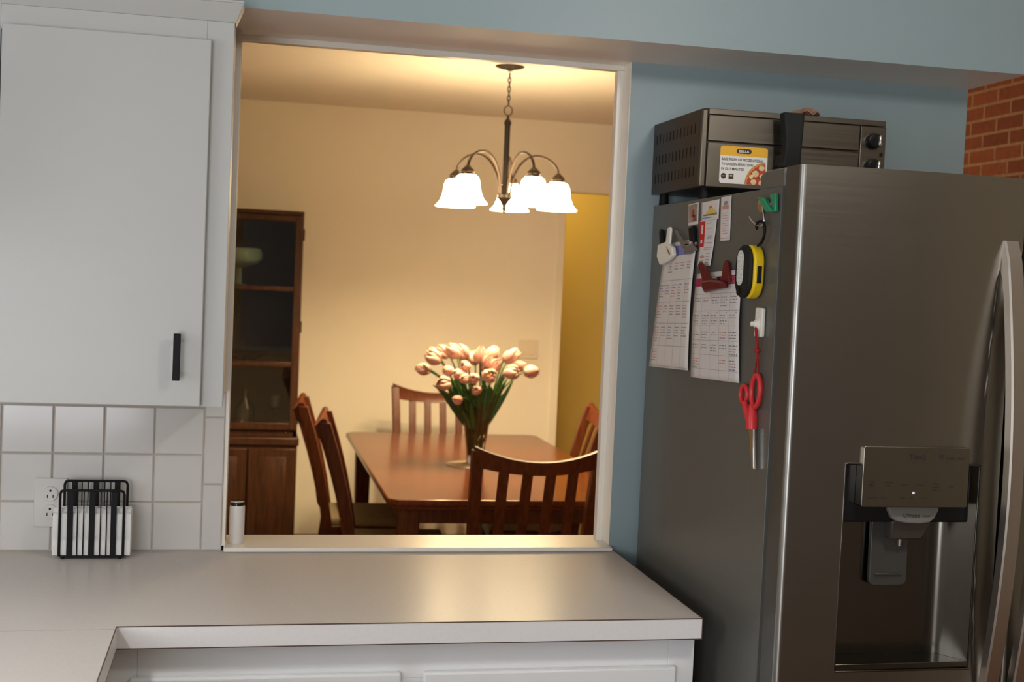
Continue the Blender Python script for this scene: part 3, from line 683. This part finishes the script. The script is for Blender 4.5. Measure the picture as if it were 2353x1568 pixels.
# dark red clip
t = thing('magnetic_clip', 'dark red magnetic clip over the heading of the right calendar page', 'clip', (XF-.02, -.51, 1.57), 'clips on the refrigerator')
build('jaw', plate(MB(), [(-.438, 1.588), (-.476, 1.590), (-.520, 1.590), (-.562, 1.586), (-.572, 1.574), (-.510, 1.569), (-.456, 1.562), (-.440, 1.572)], XF-.024, XF-.012), M_dkred, t, bevel=.005, seg=3)
build('lever', plate(MB(), [(-.404, 1.621), (-.416, 1.630), (-.431, 1.624), (-.492, 1.588), (-.448, 1.576)], XF-.022, XF-.014), M_dkred, t, bevel=.004, seg=3)
build('back_lever', plate(MB(), [(-.522, 1.588), (-.530, 1.626), (-.538, 1.632), (-.549, 1.626), (-.568, 1.586)], XF-.013, XF-.003), M_dkred, t, bevel=.004, seg=3)
build('spring', MB().lathe([(.004, -.012), (.004, .012)], (XF-.015, -.50, 1.593), 12, ax=1), M_chrome, t)
# green clip
t = thing('magnetic_clip', 'green plastic clip shaped like an open wedge at the top right corner', 'clip', (XF-.012, -.74, 1.72), 'clips on the refrigerator')
build('jaw', plate(MB(), [(-.700, 1.750), (-.726, 1.748), (-.770, 1.719), (-.738, 1.7205)], XF-.016, XF-.006), M_green, t, bevel=.002)
build('back_lever', plate(MB(), [(-.742, 1.7525), (-.768, 1.755), (-.772, 1.719), (-.760, 1.722)], XF-.010, XF-.002), M_green, t, bevel=.002)
build('spring', MB().lathe([(.004, -.010), (.004, .010)], (XF-.008, -.752, 1.734), 10, ax=1), M_gun, t)
# magnet hook
t = thing('magnetic_hook', 'round brass magnet with a silver wire hook beside the green clip', 'hook', (XF-.01, -.695, 1.70))
build('magnet', MB().lathe([(.0148, XF-.001), (.0148, XF-.006), (.012, XF-.008)], (0, -.695, 1.735), 24, ax=0), M_gold, t, smooth=40)
hk = smooth_path([(XF-.008, -.709, 1.737), (XF-.012, -.722, 1.724), (XF-.013, -.729, 1.712), (XF-.013, -.731, 1.702), (XF-.014, -.720, 1.694), (XF-.016, -.700, 1.697), (XF-.018, -.682, 1.706), (XF-.019, -.673, 1.713)])
build('wire_hook', MB().tube(hk, .0021, 8), M_chrome, t, smooth=60)
# work light
t = thing('work_light', 'yellow and black pocket work light hanging from the wire hook', 'flashlight', (XF-.015, -.68, 1.556))
def capsule(yc, zc, hw, hh, n=12):
    return [(yc+hw*math.cos(PI*i/n), zc+(hh-hw)+hw*math.sin(PI*i/n)) for i in range(n+1)]+[(yc-hw*math.cos(PI*i/n), zc-(hh-hw)-hw*math.sin(PI*i/n)) for i in range(n+1)]
build('yellow_band', plate(MB(), capsule(-.688, 1.607, .0350, .0520), XF-.024, XF-.003), M_yel, t, bevel=.004, seg=3)
fr = build('face_shell', plate(MB(), capsule(-.682, 1.607, .0360, .0520), XF-.033, XF-.022), M_rub, t, bevel=.006, seg=4)
build('grip', MB().box(XF-.018, XF-.009, -.7244, -.7215, 1.585, 1.618), M_rub, t, bevel=.001)
lens = build('lens', plate(MB(), capsule(-.675, 1.614, .0150, .0345), XF-.0345, XF-.0325), M_lens, fr, bevel=.0008)
for i in range(2):
    for k in range(7): build('led', MB().lathe([(.0020, XF-.0352), (.0020, XF-.0340)], (0, -.671-.010*i, 1.590+.008*k), 8, ax=0), M_labw, fr)
build('power_button', MB().lathe([(.009, XF-.0345), (.009, XF-.0325)], (0, -.672, 1.569), 14, ax=0), M_blk, fr)
hk = smooth_path([(XF-.014, -.710, 1.657), (XF-.014, -.728, 1.664), (XF-.014, -.738, 1.678), (XF-.014, -.738, 1.692), (XF-.014, -.728, 1.702), (XF-.015, -.710, 1.703), (XF-.016, -.703, 1.696), (XF-.016, -.706, 1.689)])
build('hanging_hook', MB().tube(hk, .0028, 8), M_blk, t, smooth=60)
# white adhesive hook
t = thing('adhesive_hook', 'white adhesive hook holding the red cord of the scissors', 'hook', (XF-.01, -.718, 1.482))
build('back_plate', plate(MB(), rrect(-.735, -.7015, 1.4825, 1.5385, .004), XF-.009, XF-.001), M_ivory, t, bevel=.002)
kn = [(.013, XF-.008), (.011, XF-.011), (.006, XF-.016), (.0048, XF-.019), (.005, XF-.022), (.002, XF-.0235)]
build('peg', MB().lathe(kn[::-1], (0, -.717, 1.507), 16, ax=0), M_ivory, t, smooth=60)
# scissors with cord
t = thing('scissors', 'red-handled scissors hanging point down on a knotted red cord', 'scissors', (XF-.01, -.72, 1.23))
XS = XF-.009
def loop(cyy, cz, ry, rz, rot, n=28):
    c, s = math.cos(rot), math.sin(rot)
    return [(XS, cyy+ry*math.cos(a)*c-rz*math.sin(a)*s, cz+ry*math.cos(a)*s+rz*math.sin(a)*c) for a in [2*PI*i/n for i in range(n)]]
hb = MB().tube(loop(-.7255, 1.379, .0205, .031, .12), .0052, 10, closed=True)
hb.tube([(XS, -.712, 1.352), (XS, -.714, 1.330), (XS, -.716, 1.305)], [.0065, .012, .0115], 12)
build('handle', hb, M_red, t, smooth=60)
hb = MB().tube(loop(-.668, 1.367, .0165, .0175, .3), .0045, 10, closed=True)
hb.tube(smooth_path([(XS-.004, -.683, 1.353), (XS-.004, -.693, 1.340), (XS-.003, -.706, 1.322), (XS-.002, -.714, 1.306)]), .0068, 10)
build('handle', hb, M_red, t, smooth=60)
build('blade', plate(MB(), [(-.704, 1.308), (-.7255, 1.308), (-.7365, 1.231), (-.7335, 1.229), (-.729, 1.231)], XS-.002, XS+.001), M_chrome, t, bevel=.0005)
build('blade', plate(MB(), [(-.706, 1.308), (-.7235, 1.308), (-.7360, 1.230), (-.7335, 1.229)], XS+.001, XS+.003), M_chrome, t)
cd_ = MB()
cd_.tube(smooth_path([(XF-.014, -.718, 1.507), (XF-.0125, -.7205, 1.482), (XS, -.724, 1.457), (XS, -.719, 1.430), (XS, -.713, 1.408)]), .0018, 8)
cd_.tube(smooth_path([(XF-.014, -.719, 1.507), (XF-.0125, -.7275, 1.482), (XS, -.725, 1.457), (XS, -.729, 1.430), (XS, -.732, 1.408)]), .0018, 8)
cd_.sphere((XS-.001, -.724, 1.457), .0062, 10, 6).tube([(XS-.002, -.724, 1.458), (XS-.003, -.713, 1.453)], .0016, 6).tube([(XS-.002, -.724, 1.458), (XS-.003, -.733, 1.450)], .0016, 6)
build('cord', cd_, pbr('red_cord', (.35, .012, .015), .8), t, smooth=60)

# ------------------------------------------------------------------ outlet, napkin holder, jar on the sill
t = thing('power_outlet', 'white double power outlet on the tiles behind the napkin holder', 'outlet', (-.626, -.010, .970))
build('cover_plate', MB().box(-.6605, -.590, -.0145, -.0092, .970, 1.081), M_outlet, t, bevel=.002)
for z in (1.046, 1.011-.006):
    rc = build('receptacle', MB().lathe([(.0165, -.0175), (.0172, -.0140)], (-.6255, 0, z), 24, ax=1), M_outlet, t, bevel=.0008)
    build('slots', MB().box(-.6325, -.6305, -.0180, -.0165, z-.009, z-.002).box(-.6205, -.6185, -.0180, -.0165, z-.009, z-.002).lathe([(.0026, -.0180), (.0026, -.0165)], (-.6255, 0, z+.007), 12, ax=1), M_blk, rc)
t = thing('napkin_holder', 'black wire napkin holder standing on the worktop in front of the outlet', 'napkin holder', (-.525, -.068, .914))
def wire_frame(y, x0, x1, z0, z1, nm):
    b = MB()
    pts = [(x0, y, z0), (x0, y, z1-.008), (x0+.0025, y, z1-.002), (x0+.008, y, z1), (x1-.008, y, z1), (x1-.0025, y, z1-.002), (x1, y, z1-.008), (x1, y, z0)]
    b.tube(pts, .0030, 8)
    for xc in (.16, .5, .84):
        xm = x0+(x1-x0)*xc; b.box(xm-.0062, xm+.0062, y-.001, y+.001, z0, z1)
    for xc in (.275, .37, .635, .73):
        xm = x0+(x1-x0)*xc; b.tube([(xm, y, z0), (xm, y, z1)], .0014, 6)
    return build(nm, b, M_blk, t, smooth=40)
wire_frame(-.094, -.594, -.459, .922, 1.0675, 'front_frame')
wire_frame(-.040, -.592, -.457, .922, 1.0800, 'back_frame')
build('base', MB().box(-.594, -.459, -.095, -.039, .9195, .9225), M_blk, t, bevel=.001)
for (x, y) in ((-.587, -.090), (-.466, -.090), (-.587, -.044), (-.466, -.044)):
    build('foot', MB().sphere((x, y, .9185), .0045, 10, 6), M_blk, t, smooth=60)
nf = []
for k in range(8):
    y = -.0885+k*.0056
    b = MB(); x0, x1, z0, z1 = -.609+.0014*(k % 3), -.444-.0013*((k*2) % 3), .9228, 1.020+.0016*((k*5) % 4)-(.004 if k < 2 else 0)
    pr = [(0, -.0022), (.15, -.0034), (.32, -.0030), (.40, .0004), (.48, -.0026), (.92, -.0024), (1, -.001)]
    pts = [(y+d_, z0+(z1-z0)*q) for q, d_ in pr]+[(y+.0022, z1-.001), (y+.0024, z0+.03), (y+.0022, z0)]
    b.prism(pts, lambda a, c: (x0, a, c), lambda a, c: (x1, a, c))
    o = build('paper_napkin', b, M_napkin, base=((x0+x1)/2, y, z0), smooth=50)
    tag(o, 'folded white paper napkin standing in the black wire holder', 'napkin', 'napkins in the wire holder')
t = thing('candle_jar', 'small white cylinder with a dark lid standing on the sill at its left end', 'jar', (-.2145, .030, .925))
build('body', MB().lathe([(.0165, .9252), (.0178, .927), (.0178, 1.010), (.0165, 1.0145)], (-.2135, .030, 0), 32), M_wax, t, smooth=40)
ld = build('lid', MB().lathe([(.0168, 1.0146), (.0168, 1.0215), (.0160, 1.0225)], (-.2135, .030, 0), 32), M_blkgloss, t, smooth=40)
build('rim', MB().lathe([(.0160, 1.0226), (.0160, 1.0245), (.014, 1.0250)], (-.2135, .030, 0), 32), M_chrome, ld, smooth=40)

# ------------------------------------------------------------------ dining room: hutch
t = thing('china_hutch', 'tall dark wood china hutch with glass doors against the far wall', 'cabinet', (-.45, 3.92, 0))
HX0, HX1, HY = -.98, .080, 3.70
build('body', MB().box(HX0, HX0+.022, HY, YB-.016, .70, 1.872).box(HX1-.022, HX1, HY, YB-.016, .70, 1.872).box(HX0, HX1, HY-.004, YB-.016, 1.860, 1.882).box(HX0, HX1, HY, YB-.016, .70, .735), M_hutch, t, bevel=.003)
build('back_panel', MB().box(HX0+.02, HX1-.02, YB-.03, YB-.018, .73, 1.862), M_hutin, t)
bd = build('base', MB().box(HX0, HX1+.004, HY-.01, YB-.016, 0, .655), M_hutch, t, bevel=.003)
build('ledge', MB().box(HX0-.01, HX1+.012, HY-.024, YB-.016, .655, .700), M_hutch, t, bevel=.008, seg=3)
for z in (1.462, 1.068): build('shelf', MB().box(HX0+.022, HX1-.022, HY+.03, YB-.03, z, z+.018), M_hutch, t, bevel=.002)
for x0, x1 in ((HX0+.004, -.453), (-.449, HX1-.003)):
    d = build('glass_door', MB().box(x0, x0+.040, HY-.018, HY-.001, .738, 1.856).box(x1-.040, x1, HY-.018, HY-.001, .738, 1.856)
              .box(x0+.04, x1-.04, HY-.018, HY-.001, 1.826, 1.856).box(x0+.04, x1-.04, HY-.018, HY-.001, .738, .775)
              .box(x0+.04, x1-.04, HY-.016, HY-.003, 1.464, 1.488).box(x0+.04, x1-.04, HY-.016, HY-.003, 1.070, 1.094), M_hutch, t, bevel=.003)
    build('pane', MB().box(x0+.038, x1-.038, HY-.011, HY-.008, .772, 1.830), M_pane, d)
    hx = x1+.002 if x1 > 0 else x0-.002
    for z in (.80, 1.28, 1.76): build('hinge', MB().lathe([(.007, z-.03), (.007, z+.03)], (hx, HY-.010, 0), 10), M_hutin, d)
for x0, x1 in ((HX0+.01, -.72), (-.71, -.455), (-.445, -.175), (-.165, HX1-.004)):
    d = build('door', MB().box(x0, x1, HY-.028, HY-.010, .05, .640), M_hutch, t, bevel=.003)
    build('door_panel', MB().hexa([(x0+.045, HY-.028, .10), (x1-.045, HY-.028, .10), (x1-.045, HY-.028, .60), (x0+.045, HY-.028, .60)],
                                  [(x0+.06, HY-.036, .115), (x1-.06, HY-.036, .115), (x1-.06, HY-.036, .585), (x0+.06, HY-.036, .585)]), M_hutch, d, bevel=.003)
bowl = [(.05, 1.481), (.052, 1.487), (.020, 1.495), (.018, 1.575), (.06, 1.590), (.105, 1.602), (.124, 1.625), (.126, 1.655), (.118, 1.678), (.108, 1.682), (.110, 1.66), (.105, 1.625), (.02, 1.600), (.001, 1.598)]
tag(build('footed_bowl', MB().lathe(bowl, (-.248, 3.88, 0), 32), M_bowl, base=(-.248, 3.88, 1.481), smooth=50), 'pale green glass footed bowl on the top shelf of the hutch', 'bowl')
dish = [(.04, 1.087), (.05, 1.094), (.13, 1.140), (.135, 1.142), (.12, 1.148), (.045, 1.104), (.001, 1.100)]
tag(build('glass_dish', MB().lathe(dish, (-.17, 3.88, 0), 28), M_glass, base=(-.17, 3.88, 1.087), smooth=30), 'wide clear glass dish on the middle shelf of the hutch', 'dish')
dec = [(.045, .7365), (.05, .745), (.052, .80), (.045, .84), (.016, .88), (.014, .93), (.020, .935), (.02, .94), (.012, .94), (.011, .88), (.04, .83), (.045, .75), (.001, .748)]
tag(build('glass_decanter', MB().lathe(dec, (-.19, 3.86, 0), 24), M_glass, base=(-.19, 3.86, .7365), smooth=40), 'clear glass decanter on the lowest shelf of the hutch', 'decanter')
gob = [(.03, .7365), (.031, .740), (.005, .748), (.004, .80), (.03, .835), (.036, .90), (.034, .90), (.028, .838), (.001, .82)]
tag(build('glass_goblet', MB().lathe(gob, (-.03, 3.88, 0), 24), M_glass, base=(-.03, 3.88, .7365), smooth=40), 'stemmed glass goblet on the lowest shelf at the right of the hutch', 'glass')

# ------------------------------------------------------------------ dining table
TX0, TX1, TY0, TY1, TT = .324, 1.338, 1.585, 3.575, .750
t = thing('dining_table', 'polished brown dining table with clipped corners under the chandelier', 'table', (.83, 2.55, 0))
ck = .035
tp = [(TX0+ck, TY0), (TX1-ck, TY0), (TX1, TY0+ck), (TX1, TY1-ck), (TX1-ck, TY1), (TX0+ck, TY1), (TX0, TY1-ck), (TX0, TY0+ck)]
build('tabletop', MB().prism(tp, lambda a, c: (a, c, TT-.026), lambda a, c: (a, c, TT)), M_table, t, bevel=.008, seg=4)
tp2 = [((a-.83)*.965+.83, (c-2.5475)*.982+2.5475) for a, c in tp]
build('edge_moulding', MB().prism(tp2, lambda a, c: (a, c, TT-.040), lambda a, c: (a, c, TT-.026)), M_table, t, bevel=.003)
build('apron', MB().box(TX0+.06, TX1-.06, TY0+.06, TY0+.085, .652, .71).box(TX0+.06, TX1-.06, TY1-.085, TY1-.06, .652, .71)
      .box(TX0+.06, TX0+.085, TY0+.06, TY1-.06, .652, .71).box(TX1-.085, TX1-.06, TY0+.06, TY1-.06, .652, .71), M_cherry, t, bevel=.002)
for x in (TX0+.048, TX1-.128):
    for y in (TY0+.048, TY1-.128):
        build('leg', MB().hexa([(x+.012, y+.012, 0), (x+.068, y+.012, 0), (x+.068, y+.068, 0), (x+.012, y+.068, 0)],
                               [(x, y, .71), (x+.08, y, .71), (x+.08, y+.08, .71), (x, y+.08, .71)]), M_cherry, t, bevel=.004)

# ------------------------------------------------------------------ dining chairs
def make_chair():
    t = thing('dining_chair', '', 'chair', (0, 0, 0), 'dining chairs round the table')
    W, RK = .235, .135
    def back(z):                    # y of the back at height z: raked and gently curved
        u = max(0, (z-.44)/(1.0-.44)); return -.205-RK*(.55*u+.45*u*u)
    def bow(x): return -.045*(1-(x/W)**2)
    build('seat', MB().hexa([(-.20, -.215, .435), (.20, -.215, .435), (.22, .185, .435), (-.22, .185, .435)], [(-.195, -.21, .472), (.195, -.21, .472), (.215, .18, .472), (-.215, .18, .472)]), M_seat, t, bevel=.012, seg=3)
    build('seat_frame', MB().box(-.205, .205, -.215, -.192, .375, .434).box(-.21, .21, .155, .178, .375, .434).box(-.212, -.19, -.2, .17, .375, .434).box(.19, .212, -.2, .17, .375, .434), M_cherry, t, bevel=.002)
    for s in (-1, 1):
        vs = []
        zz = [0, .2, .44, .58, .72, .86, .975]
        for z in zz:
            y = back(z) if z > .44 else -.205-.07*(1-z/.44)**1.5; x = s*(.205+.018*max(0, (z-.44))/.56)
            dx, dy = .020, .022
            vs += [(x-dx, y-dy, z), (x+dx, y-dy, z), (x+dx, y+dy, z), (x-dx, y+dy, z)]
        fs = [(i*4+k, i*4+(k+1) % 4, (i+1)*4+(k+1) % 4, (i+1)*4+k) for i in range(len(zz)-1) for k in range(4)]+[(3, 2, 1, 0), tuple(range(len(vs)-4, len(vs)))]
        build('back_post', MB().add(vs, fs), M_cherry, t, bevel=.003)
        build('leg', MB().hexa([(s*.195-.014, .145, 0), (s*.195+.014, .145, 0), (s*.195+.014, .173, 0), (s*.195-.014, .173, 0)],
                               [(s*.195-.02, .140, .435), (s*.195+.02, .140, .435), (s*.195+.02, .180, .435), (s*.195-.02, .180, .435)]), M_cherry, t, bevel=.003)
    b = MB(); n = 16; vs = []
    for i in range(n+1):
        x = -W+2*W*i/n; q = 1-(x/W)**2; zt = .992-.050*q; zb = .916-.026*q; yt_, yb_ = back(zt)+bow(x), back(zb)+bow(x)
        vs += [(x, yb_-.012, zb), (x, yt_-.011, zt-.004), (x, yt_, zt), (x, yt_+.011, zt-.004), (x, yb_+.012, zb)]
    b.add(vs, [(i*5+k, i*5+(k+1) % 5, (i+1)*5+(k+1) % 5, (i+1)*5+k) for i in range(n) for k in range(5)]+[(4, 3, 2, 1, 0), tuple(range(n*5, n*5+5))])
    build('top_rail', b, M_cherry, t, smooth=50)
    b = MB(); vs = []
    for i in range(n+1):
        x = -.215+.43*i/n; q = bow(x)*.6
        for (dy, z) in ((-.011, .515), (-.011, .565), (.011, .565), (.011, .515)): vs.append((x, back(z)+q+dy, z))
    b.add(vs, [(i*4+k, i*4+(k+1) % 4, (i+1)*4+(k+1) % 4, (i+1)*4+k) for i in range(n) for k in range(4)]+[(3, 2, 1, 0), tuple(range(n*4, n*4+4))])
    build('lower_rail', b, M_cherry, t, smooth=50)
    for xc in (-.126, -.042, .042, .126):
        vs = []; zz = [.555, .65, .75, .85, .90]
        for z in zz:
            y = back(z)+bow(xc)*(.6+.4*(z-.55)/.4)
            for (dx, dy) in ((-.0185, -.007), (.0185, -.007), (.0185, .007), (-.0185, .007)): vs.append((xc+dx, y+dy, z))
        build('slat', MB().add(vs, [(i*4+k, i*4+(k+1) % 4, (i+1)*4+(k+1) % 4, (i+1)*4+k) for i in range(len(zz)-1) for k in range(4)]+[(3, 2, 1, 0), tuple(range(len(vs)-4, len(vs)))]), M_cherry, t, bevel=.002)
    return t
ch = make_chair()
SPOTS = [((.823, 1.655), 0, 'cherry wood slat-back dining chair with its back to the pass-through opening'),
         ((.82, 3.435), 180, 'cherry wood dining chair at the far end of the table, behind the tulips'),
         ((.400, 2.86), -93.5, 'cherry wood dining chair by the table, beside the dark china hutch'),
         ((.464, 2.24), -94.5, 'cherry wood dining chair at the near end of the long left table side'),
         ((1.108, 2.77), 84, 'cherry wood dining chair in front of the yellow doorway')]
for i, (p, a, lab) in enumerate(SPOTS):
    c = ch if i == 0 else copy_tree(ch)
    c.location = (*p, 0); c.rotation_euler = (0, 0, math.radians(a)); c['label'] = lab

# ------------------------------------------------------------------ vase, doily, tulips
VX, VY = .812, 2.50
tag(build('doily', MB().lathe([(.115, TT+.0004), (.115, TT+.002), (.001, TT+.002)], (.795, 2.47, 0), 40), M_doily, base=(.795, 2.47, TT), smooth=40), 'round beige lace doily on the table under the vase', 'doily')
v0 = TT+.0022
vp = [(.036, v0), (.040, v0+.004), (.040, v0+.03), (.046, v0+.09), (.058, v0+.18), (.075, v0+.274), (.0725, v0+.274), (.055, v0+.18), (.043, v0+.09), (.036, v0+.035), (.001, v0+.03)]
vs_ = tag(build('vase', MB().lathe(vp, (VX, VY, 0), 36), M_glass, base=(VX, VY, v0), smooth=50), 'tall flared clear glass vase of tulips standing on the table', 'vase')
build('water', MB().lathe([(.001, v0+.0305), (.0345, v0+.0355), (.0420, v0+.09), (.0540, v0+.18), (.0585, v0+.198), (.001, v0+.198)], (VX, VY, 0), 36, caps=False), pbr('water', (.93, 1, .95), 0, trans=1, ior=1.33), vs_, smooth=50)
HEADS = [(.550, 1.167, .030, -.02), (.570, 1.163, .034, .05), (.598, 1.222, .040, -.04), (.612, 1.236, .032, .08), (.635, 1.117, .036, -.13), (.651, 1.246, .038, .03), (.656, 1.170, .031, -.10),
         (.682, 1.257, .042, -.05), (.695, 1.048, .028, -.14), (.702, 1.240, .036, .10), (.726, 1.139, .030, -.13), (.700, 1.157, .031, -.11), (.731, 1.250, .040, .0), (.733, 1.191, .030, -.09),
         (.765, 1.144, .030, -.15), (.776, 1.094, .027, -.16), (.811, 1.245, .041, -.04), (.802, 1.222, .036, .07), (.840, 1.219, .034, -.08), (.878, 1.246, .040, .02), (.870, 1.205, .036, -.10),
         (.833, 1.157, .037, -.15), (.838, 1.190, .028, -.02), (.940, 1.172, .038, -.12), (.951, 1.238, .038, -.02), (.985, 1.243, .032, .06), (1.003, 1.193, .033, .0), (1.048, 1.173, .038, -.04)]
ORD = ['leftmost', 'second', 'third', 'fourth', 'fifth', 'sixth', 'seventh', 'eighth', 'ninth', 'tenth', 'eleventh', 'twelfth', 'thirteenth', 'fourteenth']
def petal(mb, ang, L, R, spread, width):
    """one tulip petal round the z axis, cupped and pointed"""
    n = 5; m = 7
    def P(u, v):
        rr_ = R*(math.sin(PI*min(1, .12+.80*v))**.75)*(1+spread*v*v)
        wv = width*(math.sin(PI*(.10+.86*v))**.6)*(1-.25*v)
        a = ang+(u-.5)*2*wv
        rr_ *= (1-.10*(2*u-1)**2)
        return (rr_*math.cos(a), rr_*math.sin(a), L*(v-.10*v*(2*u-1)**2))
    mb.grid(P, n, m)
order = sorted(range(len(HEADS)), key=lambda i: HEADS[i][0])
rank = {i: k for k, i in enumerate(order)}
NT = len(HEADS)
for i, (hx, hz, R, dy) in enumerate(HEADS):
    k = rank[i]
    if k < 14: where = 'leftmost bloom' if k == 0 else f'{ORD[k]} bloom from the left'
    else:
        q = NT-1-k; where = 'rightmost bloom' if q == 0 else f'{ORD[q]} bloom from the right'
    root = Vector((VX+random.uniform(-.024, .024), VY+random.uniform(-.02, .02), v0+.037))
    t = thing('tulip', f'pale pink tulip in the vase, {where}', 'tulip', root, 'tulips in the vase')
    H = Vector((hx, VY+dy, hz)); out = Vector((hx-VX, dy, 0)); ol = out.length
    rim = Vector((VX, VY, v0+.27))+out.normalized()*min(.062, .02+ol*.35)+Vector((random.uniform(-.008, .008), random.uniform(-.008, .008), 0))
    ax = (Vector((out.x, out.y, 0))*1.6+Vector((0, 0, .17 if hz > 1.2 else .05))).normalized()
    if i == 21: ax = Vector((.05, -.85, .3)).normalized()
    if i == 8: ax = Vector((-.6, -.5, .1)).normalized()
    Lh = R*2.05; basep = H-ax*Lh*.5
    mid = rim*.45+basep*.55+Vector((0, 0, .018))
    sp_path = smooth_path([root, root*.4+rim*.6+Vector((0, 0, -.02)), rim, mid, basep-ax*.004, basep+ax*.003], 5)
    build('stem', MB().tube(sp_path, .0034, 7), M_stem, t, smooth=60)
    R *= .93; Lh = R*2.05; b = MB(); an0 = random.uniform(0, 6)
    opened = .35 if i in (4, 21, 2, 23) else random.uniform(-.35, .10)
    for q in range(3): b.mat(0); petal(b, an0+q*2*PI/3, Lh*.97, R*.80, opened*.8-.1, 1.05)
    for q in range(3): b.mat(0); petal(b, an0+PI/3+q*2*PI/3, Lh, R*.90, opened, 1.05)
    b.mat(1); b.sphere((0, 0, Lh*(.62 if opened > .2 else .38)), R*.34, 8, 6, (1, 1, 1.3))
    M = Matrix.Translation(basep) @ ax.to_track_quat('Z', 'Y').to_matrix().to_4x4()
    b.xf(M); bl = build('bloom', b, [M_petal, M_petal_in], t, solid=.0012, smooth=70)
    for _ in range(2 if i not in (8, 15) else 1):
        b = MB(); sgn = random.choice((-1, 1)); L_ = random.uniform(.15, .26)
        st = rim*.8+root*.2 if _ else rim*.4+root*.6; tip = rim+(basep-rim)*random.uniform(.45, .8)+Vector((sgn*random.uniform(.01, .04), random.uniform(-.05, .03), random.uniform(-.05, .0)))
        mdp = (st+tip)/2+Vector((0, 0, .03))+out*.08
        def LP(u, v, st=st, tip=tip, mdp=mdp):
            p = st*(1-v)**2+mdp*2*v*(1-v)+tip*v*v; wd = .013*math.sin(PI*(.08+.9*v))**.8
            side = Vector((1, .35*sgn, .2)).normalized()
            return p+side*wd*(2*u-1)+Vector((0, 0, .004*(2*u-1)**2))
        b.grid(LP, 4, 10); build('leaf', b, M_leaf, t, solid=.0008, smooth=70)

# ------------------------------------------------------------------ chandelier
HXc, HYc = .883, 2.44
t = thing('chandelier', 'bronze five-arm chandelier with glowing bell glass shades above the table', 'chandelier', (HXc, HYc, CEIL))
CC = (HXc, HYc, 0)
build('canopy', MB().lathe([(.064, CEIL-.0005), (.063, CEIL-.004), (.046, CEIL-.010), (.016, CEIL-.016), (.008, CEIL-.022)], CC, 28), M_dkbronze, t, smooth=50)
chn = MB(); z = CEIL-.03; k = 0
while z > 2.335:
    pts = [(.006*math.cos(a), .0125*math.sin(a)) for a in [2*PI*i/12 for i in range(12)]]
    chn.tube([(HXc+(p[0] if k % 2 else 0), HYc+(0 if k % 2 else p[0]), z-.0105+p[1]) for p in pts], .0025, 6, closed=True); z -= .0195; k += 1
build('chain', chn, M_dkbronze, t, smooth=60)
build('ring', MB().tube([(HXc+.018*math.cos(a), HYc, 2.308+.021*math.sin(a)) for a in [2*PI*i/20 for i in range(20)]], .0026, 8, closed=True), M_bronze, t, smooth=60)
stp = [(.004, 2.290), (.006, 2.275), (.015, 2.262), (.016, 2.250), (.0125, 2.242), (.0125, 2.02), (.014, 1.96), (.020, 1.952), (.034, 1.942), (.034, 1.930), (.020, 1.915), (.011, 1.900), (.009, 1.892), (.011, 1.882), (.004, 1.866), (.001, 1.862)]
build('stem', MB().lathe(stp, CC, 24), M_dkbronze, t, smooth=40)
RA = .238
for k in range(5):
    a = math.radians(72.5+72*k); ca, sa = math.cos(a), math.sin(a)
    pr = [(.024, 1.945), (.030, 1.99), (.045, 2.040), (.075, 2.088), (.118, 2.116), (.165, 2.116), (.205, 2.098), (.230, 2.070), (RA, 2.042)]
    arm = build('arm', MB().tube(smooth_path([(HXc+r*ca, HYc+r*sa, z) for r, z in pr]), .0056, 10), M_bronze, t, smooth=60)
    sc = (HXc+RA*ca, HYc+RA*sa, 0)
    build('socket_cup', MB().lathe([(.007, 2.050), (.014, 2.043), (.027, 2.030), (.030, 2.022), (.026, 2.016), (.033, 2.012), (.033, 2.006)], sc, 22), M_bronze, arm, smooth=40)
    for q in range(6):
        aq = q*PI/3; build('thumb_screw', MB().sphere((sc[0]+.033*math.cos(aq), sc[1]+.033*math.sin(aq), 2.0105), .005, 8, 6), M_gold, arm, smooth=60)
    bell = [(0.0320, 2.0090), (0.0460, 1.9988), (0.0517, 1.9820), (0.0545, 1.9588), (0.0592, 1.9355), (0.0686, 1.9123), (0.0827, 1.8946), (0.0893, 1.8890), (0.0855, 1.8872), (0.0790, 1.8918), (0.0649, 1.9104), (0.0555, 1.9355), (0.0508, 1.9588), (0.0479, 1.9802), (0.0430, 1.9950), (0.0300, 2.0053)]
    build('shade', MB().lathe(bell, sc, 30, caps=False), M_shade, t, smooth=60)
    light('chandelier_bulb', 'POINT', (sc[0], sc[1], 1.925), 20, (1, .775, .45), size=.022)

# ------------------------------------------------------------------ wall switch in the dining room
t = thing('light_switch', 'cream double rocker light switch on the far dining wall', 'light switch', (1.406, YB, 1.129))
build('cover_plate', MB().box(1.346, 1.466, YB-.007, YB-.0005, 1.122, 1.234), M_plate, t, bevel=.003)
for x in (1.383, 1.429): build('rocker', MB().box(x-.016, x+.016, YB-.011, YB-.006, 1.146, 1.212), M_plate, t, bevel=.002)
